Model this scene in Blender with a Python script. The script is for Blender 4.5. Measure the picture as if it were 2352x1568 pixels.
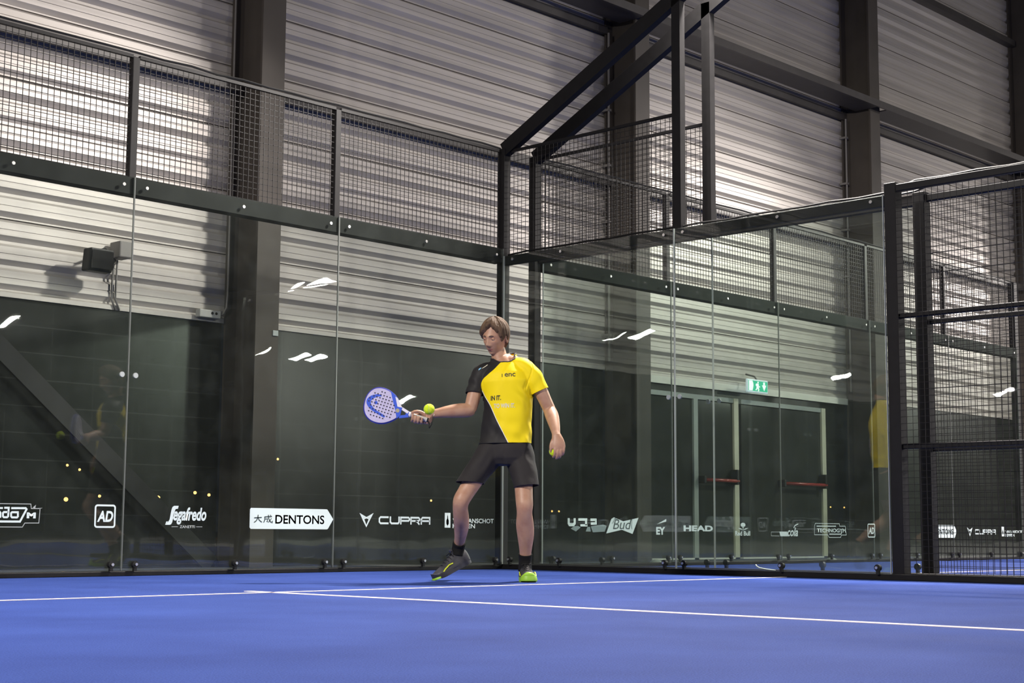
import bpy, bmesh, math, random
from math import sin, cos, pi, radians
from mathutils import Vector, Matrix, noise
from mathutils.bvhtree import BVHTree

for o in list(bpy.data.objects):
    bpy.data.objects.remove(o, do_unlink=True)
S = bpy.context.scene
COL = S.collection
random.seed(7)

# ------------------------------------------------------------------ camera
cd = bpy.data.cameras.new('camera')
cd.sensor_width = 36.0
cd.lens = 36.0 * 3574.86 / 2352
cd.clip_end = 500
cam = bpy.data.objects.new('camera', cd)
COL.objects.link(cam)
YAW, PITCH, ROLL = radians(46.404), radians(6.957), radians(0.349)
fw = Vector((sin(YAW) * cos(PITCH), cos(YAW) * cos(PITCH), sin(PITCH)))
rt = Vector((cos(YAW), -sin(YAW), 0))
up = rt.cross(fw)
rt2 = rt * cos(ROLL) + up * sin(ROLL)
up2 = up * cos(ROLL) - rt * sin(ROLL)
cam.matrix_world = Matrix((
    (rt2.x, up2.x, -fw.x, -10.3565),
    (rt2.y, up2.y, -fw.y, -9.9763),
    (rt2.z, up2.z, -fw.z, 0.3408),
    (0, 0, 0, 1)))
S.camera = cam

# ------------------------------------------------------------------ world, exposure
w = bpy.data.worlds.new('night')
S.world = w
w.use_nodes = True
w.node_tree.nodes['Background'].inputs[0].default_value = (0.5, 0.6, 0.8, 1)
w.node_tree.nodes['Background'].inputs[1].default_value = 0.012
S.view_settings.view_transform = 'Standard'
S.view_settings.look = 'None'
S.view_settings.gamma = 1
S.view_settings.exposure = 0.0
S.view_settings.use_curve_mapping = False
try:
    S.cycles.max_bounces = 10
    S.cycles.transparent_max_bounces = 24
    S.cycles.caustics_reflective = False
    S.cycles.caustics_refractive = False
    S.cycles.sample_clamp_indirect = 4.0
except Exception:
    pass

# floodlights: every mast head carries two LED bars, one turned to each court
LIGHT_POWER = 740.0
FLOODS = []
for mx in (-11.7, 0.27, 11.85, 23.5):
    for my, sy in ((-2.8, -1), (-17.7, 1)):
        FLOODS += [(mx, my + 0.5, -1, sy), (mx, my - 0.5, 1, sy)]
for mx, my in ((37.4, -19.4), (46.7, -17.8), (10.2, -28.1), (18.65, -28.1), (20.7, -28.9), (21.3, -28.8), (32.9, -39.5), (34.7, -39.1)):
    FLOODS.append((mx, my, 1 if mx < 20 else -1, 1))
FLOOD_M = []
for mx, my, sx, sy in FLOODS:
    pos = Vector((mx, my, 5.85))
    aim = Vector((mx + sx * 5.0, my - 0.6, 0.0)) if sy < 0 else Vector((mx + sx * 1.6, my + 1.6, 0.0))
    d = (aim - pos).normalized()
    ld = bpy.data.lights.new('flood_bar', 'AREA')
    ld.shape = 'RECTANGLE'
    ld.size = 0.24
    ld.size_y = 0.80
    ld.energy = LIGHT_POWER
    ld.spread = radians(142 if sy < 0 else 176)
    ld.color = (1.0, 0.93, 0.87)
    lo = bpy.data.objects.new('flood_bar', ld)
    COL.objects.link(lo)
    zax = -d
    xax = Vector((0, 1, 0)).cross(zax).normalized()
    yax = zax.cross(xax)
    m = Matrix((xax, yax, zax)).transposed().to_4x4()
    m.translation = pos + d * 0.012
    lo.matrix_world = m
    FLOOD_M.append((m, pos))

# ------------------------------------------------------------------ helpers
def tag(o, label=None, cat=None, group=None, kind=None):
    if label: o['label'] = label
    if cat: o['category'] = cat
    if group: o['group'] = group
    if kind: o['kind'] = kind
    return o

def empty(name, loc=(0, 0, 0), rotz=0.0, label=None, cat=None, group=None, kind=None):
    o = bpy.data.objects.new(name, None)
    o.empty_display_size = 0.1
    COL.objects.link(o)
    o.location = loc
    o.rotation_euler = (0, 0, rotz)
    return tag(o, label, cat, group, kind)

def obj(name, bm, mats, parent=None, smooth=False, label=None):
    me = bpy.data.meshes.new(name)
    if isinstance(bm, bmesh.types.BMesh):
        bm.normal_update()
        bm.to_mesh(me)
        bm.free()
    else:
        me = bm
    if not isinstance(mats, (list, tuple)):
        mats = [mats]
    me.materials.clear()
    for m in mats:
        me.materials.append(m)
    if smooth:
        for p in me.polygons:
            p.use_smooth = True
    o = bpy.data.objects.new(name, me)
    COL.objects.link(o)
    if parent:
        o.parent = parent
    if label:
        o['label'] = label
    return o

def box(bm, x0, x1, y0, y1, z0, z1, mi=0):
    vs = [bm.verts.new(p) for p in ((x0,y0,z0),(x1,y0,z0),(x1,y1,z0),(x0,y1,z0),(x0,y0,z1),(x1,y0,z1),(x1,y1,z1),(x0,y1,z1))]
    for f in ((3,2,1,0),(4,5,6,7),(0,1,5,4),(1,2,6,5),(2,3,7,6),(3,0,4,7)):
        fa = bm.faces.new([vs[i] for i in f]); fa.material_index = mi
    return vs

def bevel_all(bm, w=0.004, seg=2):
    bmesh.ops.bevel(bm, geom=list(bm.edges), offset=w, segments=seg, affect='EDGES', profile=0.5)

def bar(bm, a, b, w, h=None, hint=(0, 0, 1), mi=0):
    """rectangular bar from a to b; w across, h along hint"""
    a = Vector(a); b = Vector(b); h = h or w
    t = (b - a).normalized()
    hv = Vector(hint)
    if abs(t.dot(hv)) > 0.98: hv = Vector((0, 1, 0))
    s = t.cross(hv).normalized(); u = s.cross(t)
    vs = []
    for p in (a, b):
        for i, j in ((-1,-1),(1,-1),(1,1),(-1,1)):
            vs.append(bm.verts.new(p + s*(i*w/2) + u*(j*h/2)))
    for f in ((3,2,1,0),(4,5,6,7),(0,1,5,4),(1,2,6,5),(2,3,7,6),(3,0,4,7)):
        fa = bm.faces.new([vs[i] for i in f]); fa.material_index = mi

def rod(bm, pts, r, n=8, cap=True):
    pts = [Vector(p) for p in pts]
    rings = []
    prev = None
    for i, p in enumerate(pts):
        t = (pts[min(i+1, len(pts)-1)] - pts[max(i-1, 0)]).normalized()
        hv = Vector((0,0,1)) if abs(t.z) < 0.9 else Vector((0,1,0))
        if prev is None:
            s = t.cross(hv).normalized()
        else:
            s = (prev - t * prev.dot(t)).normalized()
        prev = s
        u = t.cross(s)
        rr = r[i] if isinstance(r, (list, tuple)) else r
        rings.append([bm.verts.new(p + s*(rr*cos(2*pi*k/n)) + u*(rr*sin(2*pi*k/n))) for k in range(n)])
    for a, b in zip(rings, rings[1:]):
        for k in range(n):
            bm.faces.new((a[k], a[(k+1)%n], b[(k+1)%n], b[k]))
    if cap:
        bm.faces.new(rings[0][::-1]); bm.faces.new(rings[-1])

def cyl(bm, c, axis, r, h, n=16, r2=None):
    c = Vector(c); axis = Vector(axis).normalized()
    rod(bm, [c, c + axis*h], [r, r if r2 is None else r2], n)

def prism(bm, poly, y0, y1, mi=0):
    """polygon of (x,z) extruded along y"""
    a = [bm.verts.new((x, y0, z)) for x, z in poly]
    b = [bm.verts.new((x, y1, z)) for x, z in poly]
    n = len(poly)
    fs = [bm.faces.new(a), bm.faces.new(b[::-1])]
    for k in range(n):
        fs.append(bm.faces.new((a[k], b[k], b[(k+1)%n], a[(k+1)%n])))
    for f in fs: f.material_index = mi
    return fs

# ------------------------------------------------------------------ materials
def nt(m):
    m.use_nodes = True
    t = m.node_tree
    return t, t.nodes['Principled BSDF']

def mat(name, col, rough=0.5, metal=0.0, spec=0.5, var=0.0, vscale=8.0, bump=0.0, bscale=60.0, emis=None, estr=0.0, coat=0.0, sheen=0.0, stretch=None):
    m = bpy.data.materials.new(name)
    t, p = nt(m)
    p.inputs['Base Color'].default_value = (*col, 1)
    p.inputs['Roughness'].default_value = rough
    p.inputs['Metallic'].default_value = metal
    p.inputs['Specular IOR Level'].default_value = spec
    p.inputs['Coat Weight'].default_value = coat
    if sheen:
        p.inputs['Sheen Weight'].default_value = sheen
    if emis:
        p.inputs['Emission Color'].default_value = (*emis, 1)
        p.inputs['Emission Strength'].default_value = estr
    if var or bump:
        tc = t.nodes.new('ShaderNodeTexCoord')
        mp = t.nodes.new('ShaderNodeMapping')
        t.links.new(tc.outputs['Object'], mp.inputs[0])
        if stretch: mp.inputs['Scale'].default_value = stretch
    if var:
        n = t.nodes.new('ShaderNodeTexNoise'); n.inputs['Scale'].default_value = vscale; n.inputs['Detail'].default_value = 5
        t.links.new(mp.outputs[0], n.inputs['Vector'])
        r = t.nodes.new('ShaderNodeMapRange')
        r.inputs['From Min'].default_value = 0.3; r.inputs['From Max'].default_value = 0.7
        r.inputs['To Min'].default_value = 1 - var; r.inputs['To Max'].default_value = 1 + var
        t.links.new(n.outputs['Fac'], r.inputs['Value'])
        mx = t.nodes.new('ShaderNodeVectorMath'); mx.operation = 'SCALE'
        mx.inputs[0].default_value = col
        t.links.new(r.outputs[0], mx.inputs['Scale'])
        t.links.new(mx.outputs[0], p.inputs['Base Color'])
    if bump:
        n = t.nodes.new('ShaderNodeTexNoise'); n.inputs['Scale'].default_value = bscale; n.inputs['Detail'].default_value = 4
        t.links.new(mp.outputs[0], n.inputs['Vector'])
        b = t.nodes.new('ShaderNodeBump'); b.inputs['Strength'].default_value = bump; b.inputs['Distance'].default_value = 0.01
        t.links.new(n.outputs['Fac'], b.inputs['Height'])
        t.links.new(b.outputs[0], p.inputs['Normal'])
    return m

M = {}
M['steel'] = mat('black_powder_coated_steel', (0.006, 0.0056, 0.006), 0.55, spec=0.2, var=0.2, vscale=14)
M['brown'] = mat('brown_grey_painted_steel', (0.056, 0.048, 0.041), 0.6, spec=0.3, var=0.12, vscale=3)
M['wire'] = mat('black_wire', (0.010, 0.009, 0.009), 0.5, spec=0.2)
M['clad'] = mat('pale_metal_cladding', (0.46, 0.43, 0.402), 0.42, metal=0.25, spec=0.5, var=0.17, vscale=2.2, stretch=(0.14, 1, 5), bump=0.05, bscale=5)
M['whitetrim'] = mat('off_white_trim', (0.80, 0.78, 0.72), 0.5, var=0.05)
M['cream'] = mat('cream_door_frame', (0.55, 0.53, 0.42), 0.5, var=0.06)
M['concrete'] = mat('dark_concrete', (0.07, 0.072, 0.072), 0.7, var=0.25, vscale=3)
M['dark'] = mat('dark_hall_lining', (0.06, 0.06, 0.065), 0.7, var=0.1)
M['girt'] = mat('grey_steel_girt', (0.06, 0.055, 0.052), 0.45, metal=0.1, var=0.1)
M['bolt'] = mat('zinc_bolt', (0.75, 0.75, 0.73), 0.25, metal=0.9)
M['edge'] = mat('glass_edge_lit', (0.36, 0.39, 0.36), 0.3)  # pale colour carries the light scattered in the edge
M['edge_dim'] = mat('glass_edge_dim', (0.11, 0.12, 0.11), 0.3)  # dimmer copy of the same edge, less light put into its colour
M['print'] = mat('white_print', (0.60, 0.69, 0.67), 0.5)
M['printgrey'] = mat('pale_grey_print', (0.34, 0.37, 0.36), 0.5)
M['printlow'] = mat('faint_grey_print', (0.17, 0.22, 0.22), 0.5)
M['ink'] = mat('dark_print', (0.025, 0.045, 0.045), 0.5)
M['grey_plastic'] = mat('grey_plastic', (0.17, 0.16, 0.15), 0.5)
M['black_plastic'] = mat('black_plastic', (0.010, 0.010, 0.010), 0.5, spec=0.25)
M['red'] = mat('red_push_bar', (0.32, 0.035, 0.03), 0.35)
M['doorglass'] = mat('dark_door_glass', (0.035, 0.038, 0.034), 0.08, spec=0.5)
M['lead'] = mat('dark_rubber', (0.02, 0.02, 0.02), 0.7)

def glass_material():
    m = bpy.data.materials.new('court_glass'); m.use_nodes = True
    t = m.node_tree; t.nodes.clear()
    out = t.nodes.new('ShaderNodeOutputMaterial')
    tr = t.nodes.new('ShaderNodeBsdfTransparent'); tr.inputs[0].default_value = (0.895, 0.925, 0.905, 1)
    gl = t.nodes.new('ShaderNodeBsdfGlossy'); gl.inputs['Roughness'].default_value = 0.006
    tc = t.nodes.new('ShaderNodeTexCoord')
    nz = t.nodes.new('ShaderNodeTexNoise'); nz.inputs['Scale'].default_value = 1.6; nz.inputs['Detail'].default_value = 2
    t.links.new(tc.outputs['Object'], nz.inputs['Vector'])
    bp = t.nodes.new('ShaderNodeBump'); bp.inputs['Strength'].default_value = 0.06; bp.inputs['Distance'].default_value = 0.02
    t.links.new(nz.outputs['Fac'], bp.inputs['Height'])
    t.links.new(bp.outputs[0], gl.inputs['Normal'])
    lw = t.nodes.new('ShaderNodeLayerWeight'); lw.inputs['Blend'].default_value = 0.5
    pw = t.nodes.new('ShaderNodeMath'); pw.operation = 'POWER'; pw.inputs[1].default_value = 5.0
    t.links.new(lw.outputs['Facing'], pw.inputs[0])
    ma = t.nodes.new('ShaderNodeMath'); ma.operation = 'MULTIPLY_ADD'; ma.inputs[1].default_value = 0.95; ma.inputs[2].default_value = 0.043
    t.links.new(pw.outputs[0], ma.inputs[0])
    mx = t.nodes.new('ShaderNodeMixShader')
    t.links.new(ma.outputs[0], mx.inputs[0]); t.links.new(tr.outputs[0], mx.inputs[1]); t.links.new(gl.outputs[0], mx.inputs[2])
    # a little dust and ball smears on the pane, thicker near the foot
    df = t.nodes.new('ShaderNodeBsdfDiffuse'); df.inputs[0].default_value = (0.36, 0.40, 0.37, 1)
    n2 = t.nodes.new('ShaderNodeTexNoise'); n2.inputs['Scale'].default_value = 5.0; n2.inputs['Detail'].default_value = 6
    t.links.new(tc.outputs['Object'], n2.inputs['Vector'])
    r = t.nodes.new('ShaderNodeMapRange'); r.inputs['From Min'].default_value = 0.45; r.inputs['From Max'].default_value = 0.8
    r.inputs['To Min'].default_value = 0.007; r.inputs['To Max'].default_value = 0.020
    t.links.new(n2.outputs['Fac'], r.inputs['Value'])
    sx = t.nodes.new('ShaderNodeSeparateXYZ'); t.links.new(tc.outputs['Object'], sx.inputs[0])
    rz = t.nodes.new('ShaderNodeMapRange'); rz.inputs['From Min'].default_value = 0.0; rz.inputs['From Max'].default_value = 0.5
    rz.inputs['To Min'].default_value = 0.016; rz.inputs['To Max'].default_value = 0.0
    t.links.new(sx.outputs['Z'], rz.inputs['Value'])
    ad = t.nodes.new('ShaderNodeMath'); ad.operation = 'ADD'
    t.links.new(r.outputs[0], ad.inputs[0]); t.links.new(rz.outputs[0], ad.inputs[1])
    m2 = t.nodes.new('ShaderNodeMixShader')
    t.links.new(ad.outputs[0], m2.inputs[0]); t.links.new(mx.outputs[0], m2.inputs[1]); t.links.new(df.outputs[0], m2.inputs[2])
    t.links.new(m2.outputs[0], out.inputs[0])
    return m
M['glass'] = glass_material()

def turf_material():
    m = bpy.data.materials.new('blue_turf'); t, p = nt(m)
    p.inputs['Roughness'].default_value = 0.85; p.inputs['Specular IOR Level'].default_value = 0.15
    tc = t.nodes.new('ShaderNodeTexCoord')
    a = t.nodes.new('ShaderNodeTexNoise'); a.inputs['Scale'].default_value = 1.3; a.inputs['Detail'].default_value = 3
    b = t.nodes.new('ShaderNodeTexNoise'); b.inputs['Scale'].default_value = 190; b.inputs['Detail'].default_value = 3
    for n in (a, b): t.links.new(tc.outputs['Object'], n.inputs['Vector'])
    ad = t.nodes.new('ShaderNodeMath'); ad.operation = 'MULTIPLY_ADD'; ad.inputs[1].default_value = 0.55
    t.links.new(a.outputs['Fac'], ad.inputs[0]); t.links.new(b.outputs['Fac'], ad.inputs[2])
    cr = t.nodes.new('ShaderNodeValToRGB')
    cr.color_ramp.elements[0].position = 0.5; cr.color_ramp.elements[0].color = (0.011, 0.028, 0.155, 1)
    cr.color_ramp.elements[1].position = 1.05; cr.color_ramp.elements[1].color = (0.042, 0.084, 0.335, 1)
    t.links.new(ad.outputs[0], cr.inputs[0])
    # grains of silica sand lying in the pile
    v = t.nodes.new('ShaderNodeTexVoronoi'); v.inputs['Scale'].default_value = 55
    t.links.new(tc.outputs['Object'], v.inputs['Vector'])
    lt = t.nodes.new('ShaderNodeMath'); lt.operation = 'LESS_THAN'; lt.inputs[1].default_value = 0.09
    t.links.new(v.outputs['Distance'], lt.inputs[0])
    mx = t.nodes.new('ShaderNodeMix'); mx.data_type = 'RGBA'
    mu = t.nodes.new('ShaderNodeMath'); mu.operation = 'MULTIPLY'; mu.inputs[1].default_value = 0.10
    t.links.new(lt.outputs[0], mu.inputs[0])
    t.links.new(mu.outputs[0], mx.inputs['Factor'])
    t.links.new(cr.outputs[0], mx.inputs['A']); mx.inputs['B'].default_value = (0.3, 0.32, 0.42, 1)
    t.links.new(mx.outputs['Result'], p.inputs['Base Color'])
    bm_ = t.nodes.new('ShaderNodeBump'); bm_.inputs['Strength'].default_value = 0.6; bm_.inputs['Distance'].default_value = 0.012
    t.links.new(b.outputs['Fac'], bm_.inputs['Height']); t.links.new(bm_.outputs[0], p.inputs['Normal'])
    return m
M['turf'] = turf_material()
M['line'] = mat('white_line_turf', (0.78, 0.70, 0.72), 0.85, spec=0.1, var=0.08, vscale=60)

def window_material():
    """dark film-covered glazing with a faint woven grid, a little of the night outside comes through"""
    m = bpy.data.materials.new('dark_glazing'); t, p = nt(m)
    out = t.nodes['Material Output']
    p.inputs['Roughness'].default_value = 0.22; p.inputs['Specular IOR Level'].default_value = 0.32
    tc = t.nodes.new('ShaderNodeTexCoord')
    sx = t.nodes.new('ShaderNodeSeparateXYZ'); t.links.new(tc.outputs['Object'], sx.inputs[0])
    def lines(sock, period, width):
        d = t.nodes.new('ShaderNodeMath'); d.operation = 'DIVIDE'; d.inputs[1].default_value = period; t.links.new(sock, d.inputs[0])
        f = t.nodes.new('ShaderNodeMath'); f.operation = 'FRACT'; t.links.new(d.outputs[0], f.inputs[0])
        l = t.nodes.new('ShaderNodeMath'); l.operation = 'LESS_THAN'; l.inputs[1].default_value = width; t.links.new(f.outputs[0], l.inputs[0])
        return l.outputs[0]
    h = lines(sx.outputs['Z'], 0.23, 0.045); v = lines(sx.outputs['X'], 0.42, 0.02)
    mxm = t.nodes.new('ShaderNodeMath'); mxm.operation = 'MAXIMUM'; t.links.new(h, mxm.inputs[0])
    vv = t.nodes.new('ShaderNodeMath'); vv.operation = 'MULTIPLY'; vv.inputs[1].default_value = 0.5; t.links.new(v, vv.inputs[0]); t.links.new(vv.outputs[0], mxm.inputs[1])
    n = t.nodes.new('ShaderNodeTexNoise'); n.inputs['Scale'].default_value = 1.2; n.inputs['Detail'].default_value = 5
    t.links.new(tc.outputs['Object'], n.inputs['Vector'])
    cr = t.nodes.new('ShaderNodeValToRGB')
    cr.color_ramp.elements[0].position = 0.3; cr.color_ramp.elements[0].color = (0.014, 0.016, 0.015, 1)
    cr.color_ramp.elements[1].position = 0.75; cr.color_ramp.elements[1].color = (0.031, 0.033, 0.029, 1)
    t.links.new(n.outputs['Fac'], cr.inputs[0])
    mx = t.nodes.new('ShaderNodeMix'); mx.data_type = 'RGBA'
    k = t.nodes.new('ShaderNodeMath'); k.operation = 'MULTIPLY'; k.inputs[1].default_value = 0.45; t.links.new(mxm.outputs[0], k.inputs[0])
    t.links.new(k.outputs[0], mx.inputs['Factor']); t.links.new(cr.outputs[0], mx.inputs['A']); mx.inputs['B'].default_value = (0.075, 0.08, 0.075, 1)
    t.links.new(mx.outputs['Result'], p.inputs['Base Color'])
    tr = t.nodes.new('ShaderNodeBsdfTransparent'); tr.inputs[0].default_value = (0.8, 0.8, 0.75, 1)
    ms = t.nodes.new('ShaderNodeMixShader'); ms.inputs[0].default_value = 0.72
    t.links.new(tr.outputs[0], ms.inputs[1]); t.links.new(p.outputs[0], ms.inputs[2]); t.links.new(ms.outputs[0], out.inputs[0])
    return m
M['window'] = window_material()

# ------------------------------------------------------------------ hall: floor, cladding, columns, glazing
WY = 2.2                                                          # inner face of the hall wall
COLX = [-7.2, -1.57, 4.07, 9.58, 15.2, 20.8, 26.4]
CW, CD = 0.27, 0.5
ZB = 2.31                                                         # foot of the cladding

bm = bmesh.new(); box(bm, -24, 60, -60, 2.6, -0.12, -0.004)
tag(obj('floor', bm, M['concrete']), 'dark concrete hall floor under and between the courts', 'floor', kind='structure')
bm = bmesh.new(); box(bm, -24, 60, -60, 2.6, 10.6, 10.7)
tag(obj('ceiling', bm, M['dark']), 'dark roof lining high above the courts', 'ceiling', kind='structure')
bm = bmesh.new(); box(bm, -24, 60, -60.2, -60, 0, 10.6)
tag(obj('wall_front', bm, M['dark']), 'dark far wall of the hall behind the viewer', 'wall', kind='structure')
bm = bmesh.new(); box(bm, -24.2, -24, -60, 2.6, 0, 10.6)
tag(obj('wall_left', bm, M['dark']), 'dark side wall at the left end of the hall', 'wall', kind='structure')
bm = bmesh.new(); box(bm, 60, 60.2, -60, 2.6, 0, 10.6)
tag(obj('wall_right', bm, M['dark']), 'dark side wall at the right end of the hall', 'wall', kind='structure')
bm = bmesh.new(); box(bm, -150, 400, 2.62, 300, -0.5, -0.1)
tag(obj('ground', bm, M['lead']), 'dark ground outside the glazing at night', 'ground', kind='structure')

def cladding():
    """trapezoidal sheets laid with their ribs running along the wall, one sheet cover 0.6 m"""
    bm = bmesh.new()
    prof = []
    z = ZB
    k = 0
    prof.append((WY, z - 0.0)); prof.append((WY, z + 0.03))
    z += 0.06 - 0.012
    while z < 10.5:
        # chamfer out (faces up), broad face with a stiffening groove, long chamfer in (faces down at its foot)
        y0, y1 = WY, WY + 0.042
        prof += [(y1, z), (y1, z + 0.012), (y0, z + 0.055), (y0, z + 0.098), (y0 + 0.006, z + 0.101), (y0 + 0.006, z + 0.106), (y0, z + 0.110), (y0, z + 0.168)]
        prof += [(y1, z + 0.196)]
        if k % 3 == 2:                                            # lap joint between two sheets: a dark slot
            prof += [(y1 + 0.03, z + 0.197), (y1 + 0.03, z + 0.206), (y1, z + 0.207)]
        z += 0.208; k += 1
    xs = [-24, 60]
    cols = [[bm.verts.new((x, y, zz)) for (y, zz) in prof] for x in xs]
    for i in range(len(prof) - 1):
        if (Vector(prof[i]) - Vector(prof[i+1])).length > 1e-6:
            bm.faces.new((cols[0][i], cols[1][i], cols[1][i+1], cols[0][i+1]))
    box(bm, -24, 60, WY + 0.1, WY + 0.2, ZB, 10.6)
    box(bm, -24, 60, WY, WY + 0.1, ZB - 0.01, ZB)
    return bm
tag(obj('wall_back', cladding(), M['clad']), 'pale grey ribbed metal cladding of the hall wall above the dark glazing', 'wall', kind='structure')

names = ['column outside the left frame edge', 'brown steel column behind the left half of the rear glass', 'brown steel column standing behind the corner of the cage',
         'brown steel column rising above the right glass panels', 'brown steel column at the right edge behind the mesh', 'brown steel column far right', 'brown steel column beyond the right frame edge']
for i, x in enumerate(COLX):
    r = empty('trim_%d' % (i + 1), (x, WY, 0), label=names[i], cat='column', kind='structure')
    bm = bmesh.new()
    box(bm, 0, CW, -CD, -CD + 0.028, 0, 10.6)
    obj('front_flange', bm, M['brown'], r)
    bm = bmesh.new()
    box(bm, CW/2 - 0.012, CW/2 + 0.012, -CD + 0.028, -0.03, 0, 10.6)
    obj('web', bm, M['brown'], r)
    bm = bmesh.new()
    box(bm, 0, CW, -0.03, -0.002, 0, 10.6)
    obj('rear_flange', bm, M['brown'], r)

for i in range(len(COLX) - 1):
    x0, x1 = COLX[i] + CW, COLX[i + 1]
    bm = bmesh.new()
    box(bm, x0, x1, WY + 0.03, WY + 0.042, 0.0, ZB - 0.01)
    o = tag(obj('window_%d' % (i + 1), bm, M['window']), 'dark glazed strip along the foot of the hall wall', 'window', kind='structure')
for i in range(len(COLX) - 1):
    x0, x1 = COLX[i] + CW, COLX[i + 1]
    # lower girt with its lip, high wind girder, upper girt
    bm = bmesh.new()
    box(bm, x0, x1, WY - 0.16, WY - 0.145, 4.55, 4.66); box(bm, x0, x1, WY - 0.145, WY, 4.645, 4.66)
    box(bm, x0, x1, WY - 0.145, WY - 0.09, 4.56, 4.572)
    tag(obj('trim_%d' % (20 + i), bm, M['girt']), 'dark steel girt along the cladding level with the mesh top', 'girt', kind='structure', group='girts along the cladding')
    bm = bmesh.new()
    box(bm, x0 - CW, x1, WY - 0.72, WY - 0.69, 6.56, 6.66); box(bm, x0, x1, WY - 0.70, WY - 0.25, 6.60, 6.615)
    box(bm, x0, x1, WY - 0.06, WY, 6.50, 6.60)
    tag(obj('trim_%d' % (40 + i), bm, M['girt']), 'grey horizontal wind girder high across the columns', 'girder', kind='structure', group='wind girders across the columns')
    bm = bmesh.new(); box(bm, x0, x1, WY - 0.14, WY, 8.95, 9.05)
    tag(obj('trim_%d' % (60 + i), bm, M['girt']), 'dark steel girt high under the roof', 'girt', kind='structure', group='upper girts')
# white drip edge over the doors
bm = bmesh.new(); box(bm, COLX[2] + CW + 0.02, COLX[3], WY - 0.02, WY + 0.01, 2.215, 2.305)
tag(obj('trim_80', bm, M['whitetrim']), 'white edge strip under the cladding above the emergency doors', 'trim', kind='structure')

# flat brace across the left bay
bm = bmesh.new(); bar(bm, (-4.35, 2.08, 2.2), (-1.72, 2.08, 0.02), 0.03, 0.17, hint=(0, 0, 1))
tag(obj('diagonal_brace', bm, mat('dark_grey_brace', (0.022, 0.023, 0.022), 0.6, spec=0.3)), 'dark flat steel brace slanting down across the left glazing', 'brace')

# doors
def door(idx, x0, x1, leafx, label):
    r = empty('door_%d' % idx, (x0, WY - 0.02, 0), label=label, cat='door', kind='structure')
    L = x1 - x0; lx = leafx - x0
    bm = bmesh.new(); box(bm, 0.02, lx, 0.0, 0.03, 0.02, 2.05); obj('side_pane', bm, M['doorglass'], r)
    bm = bmesh.new(); box(bm, lx, L - 0.06, 0.0, 0.03, 0.02, 2.05); obj('leaf', bm, M['doorglass'], r)
    bm = bmesh.new(); box(bm, L - 0.10, L, -0.03, 0.03, 0, 2.12); obj('frame_post', bm, M['cream'], r)
    bm = bmesh.new(); box(bm, 0, L - 0.10, -0.02, 0.03, 2.06, 2.12); obj('frame_head', bm, M['printgrey'], r)
    bm = bmesh.new(); box(bm, 0, L, -0.03, 0.03, 0.0, 0.02); obj('threshold', bm, M['whitetrim'], r)
    bm = bmesh.new(); rod(bm, [(lx + 0.1, -0.09, 1.02), (L - 0.1, -0.09, 1.02)], 0.022, 12)
    pb = obj('push_bar', bm, M['red'], r, smooth=True)
    for q, zt in ((lx + 0.08, 1.07), (L - 0.13, 1.17)):
        bm = bmesh.new(); box(bm, q - 0.025, q + 0.025, -0.11, 0.0, 0.97, zt); bevel_all(bm, 0.01)
        obj('latch_box', bm, M['black_plastic'], r)
    return r
d1 = door(1, 4.92, 6.78, 5.85, 'dark glazed emergency door with red push bar between two cream posts, left of the exit sign')
bm = bmesh.new(); box(bm, 0.87, 0.96, -0.03, 0.03, 0, 2.06); obj('frame_post', bm, M['printgrey'], d1)
d2 = door(2, 6.86, 8.92, 7.68, 'dark glazed emergency door with red push bar and one cream post, below right of the exit sign')

# exit sign
r = empty('exit_sign', (6.78, 1.99, 2.31), label='lit green and white exit sign hanging in front of the cladding above the doors', cat='exit sign')
bm = bmesh.new(); box(bm, -0.02, 0.46, -0.005, 0.03, -0.105, 0.075); bevel_all(bm, 0.012)
obj('housing', bm, mat('lit_white_plastic', (0.8, 0.85, 0.9), 0.4, emis=(0.75, 0.85, 1.0), estr=0.75), r)
green = mat('lit_green_panel', (0.0, 0.5, 0.3), 0.4, emis=(0.0, 0.55, 0.30), estr=1.0)
white = mat('lit_white_pictogram', (0.9, 0.95, 0.92), 0.4, emis=(0.9, 1.0, 0.95), estr=1.6)
bm = bmesh.new(); box(bm, 0.0, 0.44, -0.009, -0.006, -0.082, 0.055); obj('green_panel', bm, green, r)
bm = bmesh.new()
prism(bm, [(0.006, -0.08), (0.085, -0.08), (0.105, -0.02), (0.105, 0.01), (0.085, 0.052), (0.006, 0.052)], -0.013, -0.009)
obj('pictogram', bm, white, r)
bm = bmesh.new()                                                  # running figure in the middle
cyl(bm, (0.215, -0.013, 0.035), (0, 1, 0), 0.013, 0.004, 14)
prism(bm, [(0.175, 0.02), (0.225, 0.02), (0.235, -0.015), (0.26, -0.015), (0.26, -0.025), (0.225, -0.03), (0.24, -0.055), (0.235, -0.082), (0.215, -0.082), (0.215, -0.055), (0.195, -0.045), (0.18, -0.07), (0.155, -0.07), (0.155, -0.06), (0.172, -0.056), (0.185, -0.02), (0.165, -0.01), (0.16, 0.0)], -0.013, -0.009)
obj('pictogram', bm, white, r)
bm = bmesh.new()
prism(bm, [(0.34, 0.045), (0.375, 0.045), (0.375, 0.005), (0.405, 0.005), (0.357, -0.07), (0.31, 0.005), (0.34, 0.005)], -0.013, -0.009)
obj('arrow', bm, white, r)
bm = bmesh.new(); rod(bm, [(0.22, 0.012, 0.075), (0.22, 0.05, 0.12), (0.22, 0.19, 0.16)], 0.012, 8)
obj('bracket', bm, M['grey_plastic'], r, smooth=True)

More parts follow.
